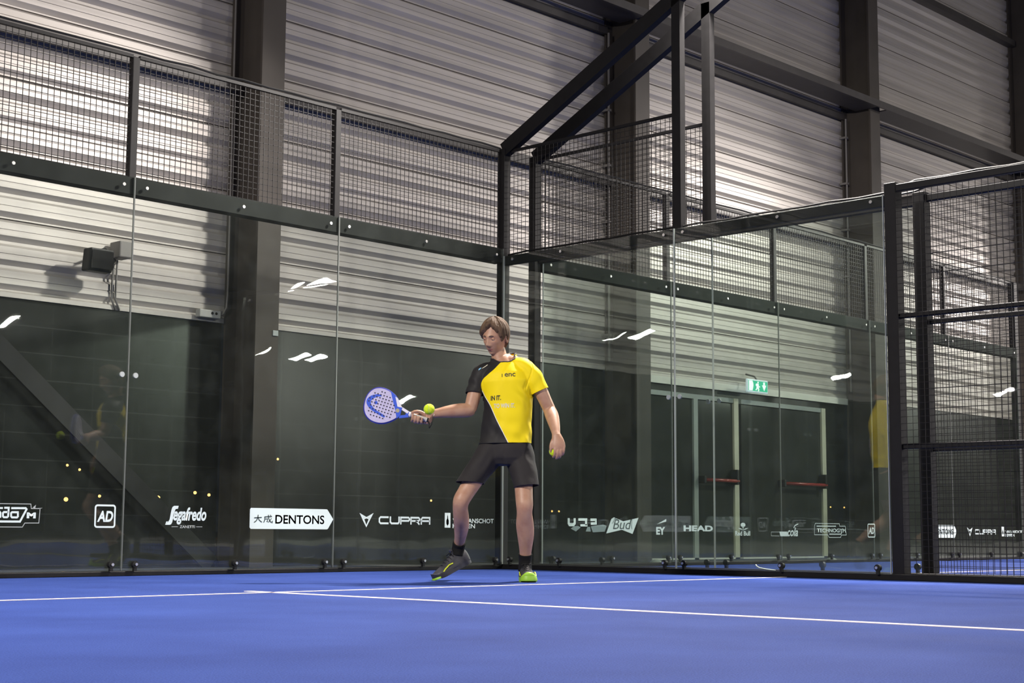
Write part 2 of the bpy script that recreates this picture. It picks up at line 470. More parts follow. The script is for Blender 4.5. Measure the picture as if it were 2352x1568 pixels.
# wall mounted floodlight with its conduits (unlit)
r = empty('wall_floodlight', (-2.86, WY, 2.75), label='black unlit floodlight with grey junction box on the cladding at the left', cat='floodlight')
bm = bmesh.new(); box(bm, 0.0, 0.13, -0.20, -0.03, 0.0, 0.15); bevel_all(bm, 0.012); obj('junction_box', bm, M['grey_plastic'], r)
bm = bmesh.new(); rod(bm, [(0.02, -0.10, -0.02), (-0.1, -0.16, -0.0), (-0.3, -0.22, 0.03)], 0.014, 8); rod(bm, [(-0.05, -0.12, 0.03), (-0.12, -0.15, 0.06), (-0.2, -0.17, 0.03)], 0.012, 8)
obj('bracket', bm, M['black_plastic'], r, smooth=True)
bm = bmesh.new()
vs = box(bm, -0.36, -0.10, -0.30, -0.19, -0.17, 0.03)
for v in vs:
    if v.co.z < 0: v.co.y += 0.03
for v in vs:
    if v.co.y < -0.25: v.co.x = v.co.x * 0.92 - 0.02
bevel_all(bm, 0.015); obj('lamp_head', bm, M['black_plastic'], r)
bm = bmesh.new(); box(bm, -0.335, -0.125, -0.305, -0.295, -0.15, 0.005); obj('front_glass', bm, mat('dark_lamp_glass', (0.02, 0.02, 0.02), 0.1), r)
for dx in (0.045, 0.085):
    bm = bmesh.new(); rod(bm, [(dx, -0.03, 0.0), (dx, -0.02, -0.3), (dx + 0.005, -0.015, -0.36), (dx + 0.05, -0.012, -0.45)], 0.009, 8)
    obj('cable', bm, M['grey_plastic'], r, smooth=True)

# socket beside the left column and its conduit
r = empty('wall_socket', (-1.78, WY - 0.005, 2.36), label='grey double wall socket at the foot of the left column', cat='socket')
bm = bmesh.new(); box(bm, -0.12, 0.12, -0.075, 0, -0.035, 0.04); bevel_all(bm, 0.008); obj('housing', bm, mat('pale_grey_socket', (0.42, 0.42, 0.40), 0.5), r)
for q in (0.02, 0.065):
    bm = bmesh.new(); cyl(bm, (q, -0.079, 0.01), (0, 1, 0), 0.013, 0.006, 14); obj('outlet', bm, M['black_plastic'], r)
bm = bmesh.new(); rod(bm, [(0.12, -0.04, 0.0), (0.16, -0.05, 0.02), (0.19, -0.06, 0.08), (0.2, -0.06, 0.2), (0.2, -0.06, 8)], 0.011, 8)
obj('conduit', bm, M['grey_plastic'], r, smooth=True)
for cx, nm in ((COLX[2] - 0.035, 'grey conduit running up beside the column behind the cage corner'), (COLX[3] - 0.035, 'grey conduit running up beside the column above the right glass')):
    bm = bmesh.new()
    rod(bm, [(cx, WY - 0.1, 2.4), (cx, WY - 0.1, 6.5)], 0.014, 8)
    for k in range(6): box(bm, cx - 0.03, cx + 0.03, WY - 0.12, WY - 0.0, 2.7 + k * 0.7, 2.73 + k * 0.7)
    tag(obj('conduit', bm, M['grey_plastic'], smooth=False), nm, 'conduit')
bm = bmesh.new(); box(bm, -1.37, -1.31, WY - CD - 0.012, WY - CD, 2.16, 2.21); tag(obj('wall_tag', bm, M['printgrey']), 'small pale square tag on the left column below the cladding line', 'tag')

# street lamps outside, seen as orange points through the glazing
lampm = mat('sodium_lamp', (1, 0.5, 0.15), 0.5, emis=(1.0, 0.50, 0.16), estr=70)
SL = [(30.9,3.5),(31.6,3.3),(30.9,1.8),(32.8,2.0),(35.9,2.0),(36.3,2.0),(38.6,2.3),(39.5,2.2),(42.1,3.8),(44.1,4.3),(56.0,2.2),(67.1,1.7),(67.8,1.7),(98.2,5.2),(97.1,4.0),(96.3,3.1),(98.2,2.3),(101.4,2.5),(103.5,2.5)]
big = {2: 0.11, 3: 0.075, 4: 0.12, 5: 0.10, 6: 0.09, 7: 0.085, 14: 0.13}
for i, (x, z) in enumerate(SL):
    r = empty('street_lamp', (x, 60, -0.1), label='small orange street lamp shining in the night beyond the glazing', cat='street lamp', group='orange street lamps outside')
    bm = bmesh.new(); rod(bm, [(0, 0.12, 0), (0, 0.12, z + 0.15), (0, 0, z + 0.2)], 0.03, 6); obj('pole', bm, M['lead'], r)
    bm = bmesh.new(); bmesh.ops.create_icosphere(bm, subdivisions=2, radius=big.get(i, 0.065), matrix=Matrix.Translation((0, 0, z + 0.1))); obj('lamp_head', bm, lampm, r, smooth=True)

for i, (m, pos) in enumerate(FLOOD_M):
    bm = bmesh.new(); box(bm, -0.15, 0.15, -0.43, 0.43, 0.02, 0.09); bevel_all(bm, 0.01, 1)
    bmesh.ops.transform(bm, matrix=m, verts=bm.verts)
    tag(obj('flood_lamp', bm, M['black_plastic']), 'black LED flood lamp bar hung high over the courts', 'flood lamp', group='LED flood lamps over the courts')

# ------------------------------------------------------------------ courts
GAP = 0.5536
H3, H4 = 2.97, 3.91
HS = 2.90                                                         # top of the side glass
def turf(x0, x1, nm):
    bm = bmesh.new(); box(bm, x0, x1, -20, 0, -0.003, 0.0)
    o = obj('court_turf', bm, M['turf']); tag(o, nm, 'turf', kind='structure')
turf(-10.4, 0.0, 'blue artificial turf of the near court under the player')
turf(GAP, GAP + 10, 'blue artificial turf of the neighbouring court behind the side glass')
def line(x0, x1, y0, y1, nm):
    bm = bmesh.new(); box(bm, x0, x1, y0, y1, 0.0004, 0.003)
    tag(obj('court_line', bm, M['line']), nm, 'court line')
line(-10.0, -0.02, -3.10, -3.05, 'white service line running across the near court in front of the player')
line(-5.025, -4.975, -14, -2.85, 'white centre line running to the lower right across the near court')
line(GAP + 0.02, GAP + 10, -3.10, -3.05, 'white service line of the neighbouring court seen through the mesh')

def wire_mesh(bm, a, b, z0, z1, pitch=0.05, t=0.0042, axis='x', off=0.0):
    """welded mesh sheet between a and b along axis"""
    n = int(round((b - a) / pitch))
    for k in range(n + 1):
        p = a + (b - a) * k / n
        if axis == 'x': box(bm, p - t/2, p + t/2, off - t/2, off + t/2, z0, z1)
        else: box(bm, off - t/2, off + t/2, p - t/2, p + t/2, z0, z1)
    n = int(round((z1 - z0) / pitch))
    for k in range(n + 1):
        z = z0 + (z1 - z0) * k / n
        if axis == 'x': box(bm, a, b, off + t/2, off + t*1.5, z - t/2, z + t/2)
        else: box(bm, off + t/2, off + t*1.5, a, b, z - t/2, z + t/2)

def clamp(parent, c, axis):
    bm = bmesh.new()
    cyl(bm, (c[0] - axis[0]*0.014, c[1] - axis[1]*0.014, c[2]), axis, 0.025, 0.03, 16)
    box(bm, c[0] - 0.012, c[0] + 0.012, c[1] - 0.012, c[1] + 0.012, c[2] - 0.05, c[2])
    k = obj('clamp', bm, M['black_plastic'], parent)
    bm = bmesh.new(); cyl(bm, (c[0] - axis[0]*0.028, c[1] - axis[1]*0.028, c[2] + 0.0), axis, 0.011, 0.01, 10)
    obj('bolt', bm, M['bolt'], k)

def bolt(parent, c, axis):
    bm = bmesh.new(); cyl(bm, (c[0] - axis[0]*0.006, c[1] - axis[1]*0.006, c[2]), axis, 0.013, 0.008, 12)
    obj('bolt', bm, M['bolt'], parent)

def cage(x, s, nback, label, far, HS):
    """steel cage of one court: rear wall runs from the corner x in direction s, side wall runs towards -y"""
    r = empty('court_cage', (x, 0, 0), label=label, cat='court cage')
    T = 0.016                                                    # steel stands behind the glass
    X = lambda d: s * d
    def pbox(name, x0, x1, y0, y1, z0, z1, m='steel', bev=0.004):
        bm = bmesh.new(); box(bm, min(x0, x1), max(x0, x1), y0, y1, z0, z1)
        if bev: bevel_all(bm, bev, 1)
        return obj(name, bm, M[m], r)
    o = -s                                                        # outward from the court across the side wall
    # corner post and rear posts
    pbox('corner_post', X(-0.10) - s*T*0, X(0.0) - s*T, T, T + 0.09, 0, H4 + 0.03)
    end = nback * 2.0
    pbox('rear_beam', X(0.0), X(end), T, T + 0.10, H3 - 0.135, H3)
    pbox('rear_base_rail', X(0.0), X(end), T - 0.02, T + 0.09, 0, 0.035)
    for k in range(nback + 1):
        if k: pbox('rear_post', X(2*k) - 0.03, X(2*k) + 0.03, T + 0.02, T + 0.08, H3, H4)
    if far:
        pbox('far_corner_post', X(end) , X(end + 0.1), T, T + 0.09, 0, H4 + 0.02)
    for k in range(nback):
        a, b = sorted((X(2*k + 0.03), X(2*k + 1.97)))
        bm = bmesh.new(); wire_mesh(bm, a, b, H3 + 0.01, H4, axis='x', off=T + 0.03)
        mp = obj('mesh_panel', bm, M['wire'], r)
        bm = bmesh.new(); box(bm, a, b, T + 0.02, T + 0.05, H4 - 0.01, H4 + 0.015)
        obj('top_bar', bm, M['steel'], mp)
        for q in (0.1, 1.0, 1.9):
            bolt(r, (X(2*k + q), -0.006, H3 - 0.07), (0, 1, 0))
        for q in (0.1, 1.0, 1.9):
            clamp(r, (X(2*k + q), -0.018, 0.085), (0, 1, 0))
    bm = bmesh.new(); rod(bm, [(X(end * t / 24), T + 0.035 + 0.006*sin(t*2.1), H4 + 0.03 + 0.012*abs(sin(t*1.7))) for t in range(25)], 0.009, 6)
    obj('cable', bm, M['black_plastic'], r)
    # side wall
    xs0, xs1 = sorted((o*T, o*(T + 0.09)))
    pbox('side_beam', *sorted((o*T, o*(T + 0.05))), -4.0, 0.0, HS - 0.085, HS)
    pbox('side_base_rail', xs0 - 0.02, xs1, -7.0, 0.0, 0, 0.045)
    pbox('glass_end_post', xs0, xs1, -4.10, -4.0, 0, H3 + 0.02)
    pbox('upper_side_beam', *sorted((o*T, o*(T + 0.05))), -7.0, -4.1, H3 - 0.055, H3)
    for z in (0.985, 1.965):
        pbox('mesh_rail', xs0 + 0.02, xs1 - 0.03, -7.0, -4.1, z - 0.018, z + 0.018)
    pbox('mesh_post', xs0, xs1 - 0.02, -6.06, -6.0, 0, H3)
    bm = bmesh.new(); wire_mesh(bm, -6.0, -4.1, 0.05, H3 - 0.06, t=0.0032, axis='y', off=(xs0 + xs1)/2 - o*0.045)
    obj('mesh_panel', bm, M['wire'], r)
    bm = bmesh.new(); wire_mesh(bm, -1.97, -0.02, HS + 0.01, H4, t=0.0036, axis='y', off=(xs0 + xs1)/2)
    mp = obj('mesh_panel', bm, M['wire'], r)
    bm = bmesh.new(); box(bm, (xs0 + xs1)/2 - 0.015, (xs0 + xs1)/2 + 0.015, -2.0, 0, H4 - 0.012, H4 + 0.012); obj('top_bar', bm, M['steel'], mp)
    xm = (xs0 + xs1)/2
    bm = bmesh.new(); box(bm, xm - 0.035, xm + 0.035, -2.06, -1.97, HS, 5.0); obj('upright', bm, M['steel'], r)
    bm = bmesh.new(); bar(bm, (xm, 0.05, 3.93), (xm, -3.6, 5.74), 0.07, 0.135); obj('lighting_arm', bm, M['steel'], r)
    for q in (0.12, 0.72, 1.9, 2.1, 3.05, 3.9):
        bolt(r, (o*0.0 - o*0.006, -q, HS - 0.042), (o, 0, 0))
        clamp(r, (-o*0.018, -q, 0.09), (o, 0, 0))
    bm = bmesh.new(); rod(bm, [(xm, -6.5*t/26, HS + 0.018 + (0.06 if t > 16 else 0) + 0.012*abs(sin(t*1.9))) for t in range(27)], 0.009, 6)
    obj('cable', bm, M['black_plastic'], r)
    return r
CAGE = cage(0.0, -1, 3, 'black steel cage framing the near court corner behind the player', False, HS)
CAGE2 = cage(GAP, 1, 5, 'black steel cage of the neighbouring court behind the side glass', True, HS + 0.08)

def pane(loc, w, axis, label, s=1):
    """one 12 mm glass pane; axis x = rear wall, y = side wall; the object's z=0 is the floor"""
    bm = bmesh.new()
    if axis == 'x': box(bm, 0.0005, w - 0.0005, 0.0, 0.012, 0.04, H3)
    else: box(bm, 0.0 if s > 0 else -0.012, 0.012 if s > 0 else 0.0, 0.0005, w - 0.0005, 0.04, HS)
    bm.normal_update()
    for f in bm.faces:
        n = f.normal
        big_ = abs(n.y) > 0.9 if axis == 'x' else abs(n.x) > 0.9
        f.material_index = 0 if big_ else 1
    o = obj('glass_panel', bm, [M['glass'], M['edge_dim']])
    o.location = loc
    e = 0.0040 if axis == 'y' else 0.0035
    for a in (0.0008, w - 0.0008 - e):                              # polished pane ends, their scattered light put into the strip colour
        bm = bmesh.new()
        if axis == 'x': box(bm, a - 0.0004, a + e + 0.0004, -0.0004, 0.0124, 0.0396, H3 + 0.0004)
        else: box(bm, -0.0004 if s > 0 else -0.0124, 0.0124 if s > 0 else 0.0004, a - 0.0004, a + e + 0.0004, 0.0396, HS + 0.0004)
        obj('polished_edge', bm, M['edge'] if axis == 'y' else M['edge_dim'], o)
    return tag(o, label, 'glass panel')
P1 = pane((-2, 0, 0), 2, 'x', 'rear glass panel directly behind the player, next to the cage corner')
P2 = pane((-4, 0, 0), 2, 'x', 'rear glass panel with the white arrow sign and brown column behind it')
P3 = pane((-6, 0, 0), 2, 'x', 'rear glass panel at the left frame edge with the boxed AD print')
N = []
nl = ['neighbouring rear glass panel next to the second corner post with the white bow tie print', 'neighbouring rear glass panel in front of the left emergency door',
      'neighbouring rear glass panel in front of the right emergency door', 'neighbouring rear glass panel behind the two posts of the mesh', 'neighbouring rear glass panel at the right frame edge behind mesh']
for k in range(5):
    N.append(pane((GAP + 2*k, 0, 0), 2, 'x', nl[k]))
SIDE = pane((0, -2, 0), 2, 'y', 'side glass panel of the near court between the corner and the upright', 1)
pane((0, -4, 0), 2, 'y', 'side glass panel of the near court ending at the tall right post', 1)
SIDE2 = pane((GAP, -2, 0), 2, 'y', 'side glass panel of the neighbouring court beside its corner post', -1)
pane((GAP, -4, 0), 2, 'y', 'side glass panel of the neighbouring court, second from its corner', -1)

# square glass joint plates at the seams
def joint(parent, axis, seam):
    for q in (-0.058, 0.058):
        bm = bmesh.new()
        if axis == 'x': cyl(bm, (seam + q, -0.012, 1.475), (0, 1, 0), 0.02, 0.012, 14)
        else: cyl(bm, (-0.012, seam + q, 1.468), (1, 0, 0), 0.02, 0.012, 14)
        obj('joint_disc', bm, M['printgrey'], parent)
joint(P2, 'x', 0.0); joint(SIDE, 'y', 0.0); joint(SIDE2, 'y', 0.0)

# small things on the floor behind the glass
domem = mat('pale_dome_plastic', (0.42, 0.44, 0.40), 0.5)
for (x, y), nm in (((3.65, 1.09), 'pale low dome marker on the floor left of the emergency doors'), ((6.85, 0.80), 'pale low dome marker on the floor right of the emergency doors')):
    bm = bmesh.new()
    rings = [[bm.verts.new((x + r_*cos(2*pi*k/24), y + r_*sin(2*pi*k/24), z - 0.004)) for k in range(24)] for r_, z in ((.072, 0.0), (.07, .012), (.058, .027), (.036, .038), (.012, .042))]
    for a, b in zip(rings, rings[1:]):
        for k in range(24): bm.faces.new((a[k], a[(k+1) % 24], b[(k+1) % 24], b[k]))
    bm.faces.new(rings[0][::-1]); bm.faces.new(rings[-1])
    tag(obj('floor_marker', bm, domem, smooth=True), nm, 'marker')
bm = bmesh.new(); rod(bm, [(0.06, -2.94, 0.050), (0.06, -2.86, 0.056), (0.06, -2.79, 0.066), (0.06, -2.765, 0.078), (0.06, -2.755, 0.092)], 0.005, 8)
tag(obj('cord_end', bm, domem, smooth=True), 'short pale bent cord end lying on the side rail behind the glass', 'cord')

# ------------------------------------------------------------------ printed marks on the rear glass
def text_bm(s, x0, x1, z0, z1, bold=0.0, shear=0.0, y=-0.0015, th=0.0):
    cu = bpy.data.curves.new('t', 'FONT'); cu.body = s; cu.size = 1.0; cu.offset = bold; cu.shear = shear
    cu.resolution_u = 4; cu.fill_mode = 'BOTH'
    ob = bpy.data.objects.new('t', cu); COL.objects.link(ob)
    dg = bpy.context.evaluated_depsgraph_get()
    me = bpy.data.meshes.new_from_object(ob.evaluated_get(dg))
    bpy.data.objects.remove(ob); bpy.data.curves.remove(cu)
    bm = bmesh.new(); bm.from_mesh(me); bpy.data.meshes.remove(me)
    xs = [v.co.x for v in bm.verts]; ys = [v.co.y for v in bm.verts]
    if not xs: return bm
    a, b, c, d = min(xs), max(xs), min(ys), max(ys)
    for v in bm.verts:
        v.co = Vector((x0 + (v.co.x - a)/(b - a)*(x1 - x0), y, z0 + (v.co.y - c)/(d - c)*(z1 - z0)))
    return bm

def flat(bm, poly, y=-0.0015):
    f = bm.faces.new([bm.verts.new((x, y, z)) for x, z in poly])
    bmesh.ops.triangulate(bm, faces=[f])

def stroke(bm, pts, w, closed=False, y=-0.0015):
    """flat ribbon along a polyline in the xz plane with mitred corners"""
    P = [Vector((p[0], p[1])) for p in pts]; n = len(P)
    L, R = [], []
    for i in range(n):
        if closed: a, b = P[i-1], P[(i+1) % n]
        else: a, b = P[max(i-1, 0)], P[min(i+1, n-1)]
        d1 = (P[i] - a); d2 = (b - P[i])
        if d1.length < 1e-9: d1 = d2
        if d2.length < 1e-9: d2 = d1
        d1.normalize(); d2.normalize()
        t = (d1 + d2)
        t = t.normalized() if t.length > 1e-6 else d1
        nn = Vector((-t.y, t.x)); k = 1 / max(0.45, nn.dot(Vector((-d1.y, d1.x))))
        L.append(bm.verts.new((P[i].x + nn.x*w/2*k, y, P[i].y + nn.y*w/2*k)))
        R.append(bm.verts.new((P[i].x - nn.x*w/2*k, y, P[i].y - nn.y*w/2*k)))
    for i in range(n if closed else n - 1):
        j = (i + 1) % n
        bm.faces.new((L[i], L[j], R[j], R[i]))

def arc(cx, cz, rx, rz, a0, a1, n=10):
    return [(cx + rx*cos(radians(a0 + (a1-a0)*k/n)), cz + rz*sin(radians(a0 + (a1-a0)*k/n))) for k in range(n + 1)]

def mark(pane_, bm, m='print', name='printed_logo', label=None):
    dx = pane_.location.x
    for v in bm.verts: v.co.x -= dx
    return obj(name, bm, M[m], pane_, label=label)

def ad_logo(p, dx, dz):
    bm = bmesh.new()
    x0, x1, z0, z1 = -4.2338 + dx, -4.072 + dx, 0.3555 + dz, 0.511 + dz
    c = 0.016
    pts = arc(x1 - c, z1 - c, c, c, 0, 90, 4) + arc(x0 + c, z1 - c, c, c, 90, 180, 4) + arc(x0 + c, z0 + c, c, c, 180, 270, 4) + arc(x1 - c, z0 + c, c, c, 270, 360, 4)
    stroke(bm, pts, 0.013, closed=True)
    mark(p, bm)
    mark(p, text_bm('AD', -4.2175 + dx, -4.086 + dx, 0.392 + dz, 0.472 + dz, bold=0.035, shear=0.18))
def sega(p, dx, dz):
    bm = bmesh.new()
    flat(bm, [(x + dx, z + dz) for x, z in [(-3.6368, .3749), (-3.6289, .3992), (-3.6069, .4022), (-3.5995, .415), (-3.586, .485), (-3.578, .508), (-3.5625, .5176), (-3.5223, .5183), (-3.5282, .4957), (-3.5482, .4935), (-3.556, .475), (-3.5756, .394), (-3.584, .38), (-3.597, .3752)]])
    mark(p, bm)
    mark(p, text_bm('egafredo', -3.568 + dx, -3.268 + dx, 0.378 + dz, 0.508 + dz, bold=0.032, shear=0.22))
    mark(p, text_bm('ZANETTI', -3.507 + dx, -3.370 + dx, 0.3515 + dz, 0.372 + dz, bold=0.02), 'printgrey')
    bm = bmesh.new(); stroke(bm, [(-3.58 + dx, .361 + dz), (-3.523 + dx, .362 + dz)], 0.004); stroke(bm, [(-3.358 + dx, .362 + dz), (-3.303 + dx, .362 + dz)], 0.004)
    mark(p, bm, 'printgrey')
def dentons(p, dx, dz):
    bm = bmesh.new()
    flat(bm, [(x + dx, z + dz) for x, z in [(-2.8475, .513), (-2.078, .513), (-2.068, .508), (-2.006, .4318), (-2.06, .355), (-2.07, .349), (-2.845, .349), (-2.8565, .36), (-2.8565, .502)]])
    mark(p, bm, name='printed_sign')
    mark(p, text_bm('DENTONS', -2.605 + dx, -2.101 + dx, 0.3905 + dz, 0.462 + dz, bold=0.02), 'ink', 'lettering')
    bm = bmesh.new()                                              # two brush characters
    def T(pts, w=0.0075):
        bmesh_pts = [(-2.816 + dx + a*0.001, 0.398 + dz + b*0.001) for a, b in pts]
        stroke(bm, bmesh_pts, w, y=-0.003)
    T([(3, 38), (76, 42)]); T([(40, 62), (38, 40), (24, 16), (2, 2)]); T([(39, 40), (52, 20), (78, 4)])
    T([(102, 46), (176, 50)]); T([(108, 46), (106, 22), (96, 2)]); T([(110, 30), (134, 31), (132, 10), (124, 12)], 0.006)
    T([(140, 63), (146, 32), (162, 8), (180, 2), (182, 16)]); T([(172, 36), (156, 16), (138, 3)], 0.006); T([(158, 62), (168, 55)], 0.006)
    mark(p, bm, 'ink', 'lettering')
def cupra(p, dx, dz):
    bm = bmesh.new()
    for poly in ([(-1.722, .488), (-1.648, .456), (-1.668, .446), (-1.690, .438)], [(-1.566, .489), (-1.640, .456), (-1.620, .446), (-1.598, .439)]):
        flat(bm, [(x + dx, z + dz) for x, z in poly])
    L = [(-1.692, .438), (-1.644, .457), (-1.598, .440), (-1.644, .368)]
    I = [(-1.668, .436), (-1.644, .443), (-1.620, .436), (-1.644, .389)]
    vo = [bm.verts.new((x + dx, -0.0015, z + dz)) for x, z in L]; vi = [bm.verts.new((x + dx, -0.0015, z + dz)) for x, z in I]
    for k in range(4): bm.faces.new((vo[k], vo[(k+1) % 4], vi[(k+1) % 4], vi[k]))
    mark(p, bm)
    bm = bmesh.new()
    lw = 0.0155; z0, z1, zm = .4035, .4555, .4265
    def ST(x, pts): stroke(bm, [(x + a + dx, b + dz) for a, b in pts], lw)
    ST(-1.507, [(.113, z1), (.022, z1), (.008, z1 - .012), (.008, z0 + .012), (.022, z0), (.113, z0)])
    ST(-1.382, [(.008, z1 + .007), (.008, z0 + .012), (.022, z0), (.098, z0), (.108, z0 + .012), (.108, z1 + .007)])
    for q in (0, 1):
        x = -1.259 + q*0.119
        ST(x, [(.006, z0 - .008), (.006, z1 - .001), (.096, z1 - .001), (.107, z1 - .012), (.107, zm + .010), (.096, zm), (.010, zm)])
        if q: ST(x, [(.060, zm), (.082, zm - .008), (.106, z0 - .008)])
    ST(-1.020, [(.008, z0 - .008), (.008, z1 - .014), (.022, z1), (.108, z1), (.108, z0 - .008)])
    ST(-1.020, [(.010, zm), (.106, zm)])
    mark(p, bm, name='lettering')
def lansch(p, dx, dz):
    bm = bmesh.new()
    x0, x1, z0, z1 = -.7288 + dx, -.6589 + dx, .371 + dz, .5015 + dz
    xc = (x0 + x1)/2
    bottle = [(xc - .004, z1 - .026), (xc - .005, z1 - .05), (xc - .015, z1 - .066), (xc - .015, z0 + .035), (xc - .004, z0 + .02)]
    left = [(x0, z0), (xc, z0), (xc, z0 + .018)] + bottle[::-1] + [(xc, z1 - .024), (xc, z1), (x0, z1)]
    flat(bm, left); flat(bm, [(2*xc - x, z) for x, z in left][::-1])
    mark(p, bm)
    mark(p, text_bm('VAN LANSCHOT', -.630 + dx, -.109 + dx, .4135 + dz, .454 + dz, bold=0.012), name='lettering')
    mark(p, text_bm('KEMPEN', -.630 + dx, -.350 + dx, .3675 + dz, .4055 + dz, bold=0.012), name='lettering')

for (a, b, c, dx, dz) in ((P3, P2, P1, 0.0, 0.0), (N[2], N[3], N[4], 10.635, -0.055)):
    ad_logo(a, dx, dz); sega(b, dx, dz); dentons(b, dx, dz); cupra(c, dx, dz); lansch(c, dx, dz)

# left boxed mark
bm = bmesh.new()
stroke(bm, [(-5.6, .508), (-4.7476, .511), (-4.7428, .4797), (-4.6755, .4804), (-4.6804, .3797), (-4.7879, .3788), (-4.8055, .3509), (-5.6, .3499)], 0.0055)
flat(bm, [(-4.7335, .486), (-4.708, .507), (-4.713, .482)])
flat(bm, [(-4.69, .4845), (-4.655, .486), (-4.676, .479)])
mark(P3, bm, 'printgrey')
bm = bmesh.new()
stroke(bm, [(-4.8957, .4805), (-4.786, .4818), (-4.779, .474), (-4.8252, .3885), (-5.5, .3868)], 0.0145)
mark(P3, bm)
bm = bmesh.new()
stroke(bm, [(-4.948, .4822), (-4.914, .4825), (-4.9165, .424), (-4.924, .4175), (-4.948, .4174), (-4.955, .424), (-4.956, .446), (-4.949, .4525), (-4.918, .4535)], 0.014)
stroke(bm, [(-4.8441, .453), (-4.888, .4526), (-4.895, .446), (-4.8935, .424), (-4.887, .4171), (-4.849, .4172), (-4.8425, .424)], 0.014, closed=True)
stroke(bm, [(-5.02, .4798), (-4.958, .4801)], 0.013); stroke(bm, [(-5.02, .4545), (-4.981, .4552), (-4.9748, .447), (-4.9738, .4134)], 0.013)
mark(P3, bm, name='lettering')
mark(P3, text_bm('M', -4.7757, -4.7063, .4116, .4529, bold=0.06), name='lettering')

# neighbouring wall only
bm = bmesh.new()
stroke(bm, [(.925, .472), (.925, .424), (.938, .409), (.995, .409), (1.012, .424), (1.012, .472)], 0.03)
stroke(bm, [(1.065, .460), (1.197, .461)], 0.024)
stroke(bm, [(1.095, .405), (1.20, .405)], 0.022); stroke(bm, [(1.18, .405), (1.18, .45)], 0.03)
stroke(bm, [(1.245, .460), (1.325, .460), (1.328, .425), (1.25, .422)], 0.024)
mark(N[0], bm, name='lettering')
bm = bmesh.new()
flat(bm, [(.955, .372), (1.03, .345), (1.10, .385), (1.06, .398), (1.0, .395)])
flat(bm, [(1.25, .395), (1.44, .415), (1.49, .40), (1.46, .345), (1.28, .338)])
flat(bm, [(1.175, .345), (1.25, .345), (1.24, .39), (1.2, .39)])
mark(N[0], bm, 'printlow', name='faded_print', label='faded grey patches of print')
bm = bmesh.new()
flat(bm, [(1.4829, .3273), (1.562, .470), (1.601, .4868), (1.746, .4487), (1.989, .486), (1.8925, .3237), (1.7249, .3644)])
mark(N[0], bm, name='printed_sign')
b_ = text_bm('Bud', 1.585, 1.875, .370, .468, shear=0.25)
for v in b_.verts: v.co.y = -0.003
mark(N[0], b_, 'ink', 'lettering')
bm = bmesh.new(); stroke(bm, [(1.575, .425), (1.59, .44), (1.61, .475), (1.64, .478)], 0.006, y=-0.003); stroke(bm, [(1.86, .455), (1.885, .475), (1.875, .40), (1.885, .372)], 0.006, y=-0.003)
mark(N[0], bm, 'ink', 'lettering')
bm = bmesh.new(); flat(bm, [(2.2873, .4245), (2.4412, .4787), (2.4409, .4522)]); mark(N[0], bm)
mark(N[0], text_bm('EY', 2.2743, 2.4219, .3177, .3968, bold=0.045), name='lettering')
mark(N[1], text_bm('HEAD', 2.7338, 3.2466, .355, .416, bold=0.045), name='lettering')
mark(N[1], text_bm('Red Bull', 3.6516, 3.9333, .3105, .361, bold=0.03), name='lettering')
bm = bmesh.new()
flat(bm, arc(3.80, .428, .045, .024, 0, 350, 16)); flat(bm, [(3.785, .41), (3.815, .41), (3.805, .385), (3.795, .385)])
flat(bm, [(3.80, .372), (3.76, .39), (3.70, .395), (3.75, .378)]); flat(bm, [(3.80, .372), (3.84, .39), (3.90, .395), (3.85, .378)]); flat(bm, [(3.775, .378), (3.825, .378), (3.80, .368)])
mark(N[1], bm)
mark(N[2], text_bm('cola', 4.66, 4.875, .3057, .405, bold=0.02, shear=0.3), name='lettering')
bm = bmesh.new(); flat(bm, [(4.50, .358), (4.66, .358), (4.67, .306), (4.52, .306)]); stroke(bm, [(4.79, .40), (4.82, .43), (4.885, .447)], 0.012); mark(N[2], bm)
bm = bmesh.new(); stroke(bm, [(4.50, .3535), (4.34, .353), (4.34, .311), (4.50, .309)], 0.006); mark(N[2], bm, 'printgrey')
bm = bmesh.new()
TG = [(5.24, .456), (5.7588, .4552), (5.7645, .4265), (5.8862, .4273), (5.9094, .3228), (5.8011, .3225), (5.7799, .2938), (5.5333, .2934), (5.5014, .3253), (5.22, .325), (5.22, .42)]
stroke(bm, TG, 0.006, closed=True); stroke(bm, [(5.27, .4241), (5.684, .426)], 0.011); stroke(bm, [(5.5346, .3325), (5.79, .3332), (5.815, .36)], 0.011)
mark(N[2], bm)
mark(N[2], text_bm('TECHNOGYM', 5.275, 5.8987, .3533, .3985, bold=0.02), name='lettering')

# ================================================================== the player
PS = 1.0385                                                       # he is a tall man
PO = Vector((-2.5350, -2.5290, -0.0082))
person = empty('person', PO, -YAW, label='man in yellow and black sports shirt and dark shorts reaching a racket to the left', cat='person')
person.scale = (PS, PS, PS)

def skin_material():
    m = bpy.data.materials.new('skin'); t, p = nt(m)
    p.inputs['Roughness'].default_value = 0.5
    p.inputs['Subsurface Weight'].default_value = 0.12
    p.inputs['Subsurface Radius'].default_value = (0.012, 0.005, 0.003)
    tc = t.nodes.new('ShaderNodeTexCoord')
    n = t.nodes.new('ShaderNodeTexNoise'); n.inputs['Scale'].default_value = 22; n.inputs['Detail'].default_value = 5
    t.links.new(tc.outputs['Object'], n.inputs['Vector'])
    cr = t.nodes.new('ShaderNodeValToRGB')
    cr.color_ramp.elements[0].position = 0.3; cr.color_ramp.elements[0].color = (0.355, 0.185, 0.115, 1)
    cr.color_ramp.elements[1].position = 0.7; cr.color_ramp.elements[1].color = (0.42, 0.245, 0.155, 1)
    t.links.new(n.outputs['Fac'], cr.inputs[0]); t.links.new(cr.outputs[0], p.inputs['Base Color'])
    return m
M['skin'] = skin_material()
M['lip'] = mat('lips', (0.36, 0.135, 0.11), 0.4)
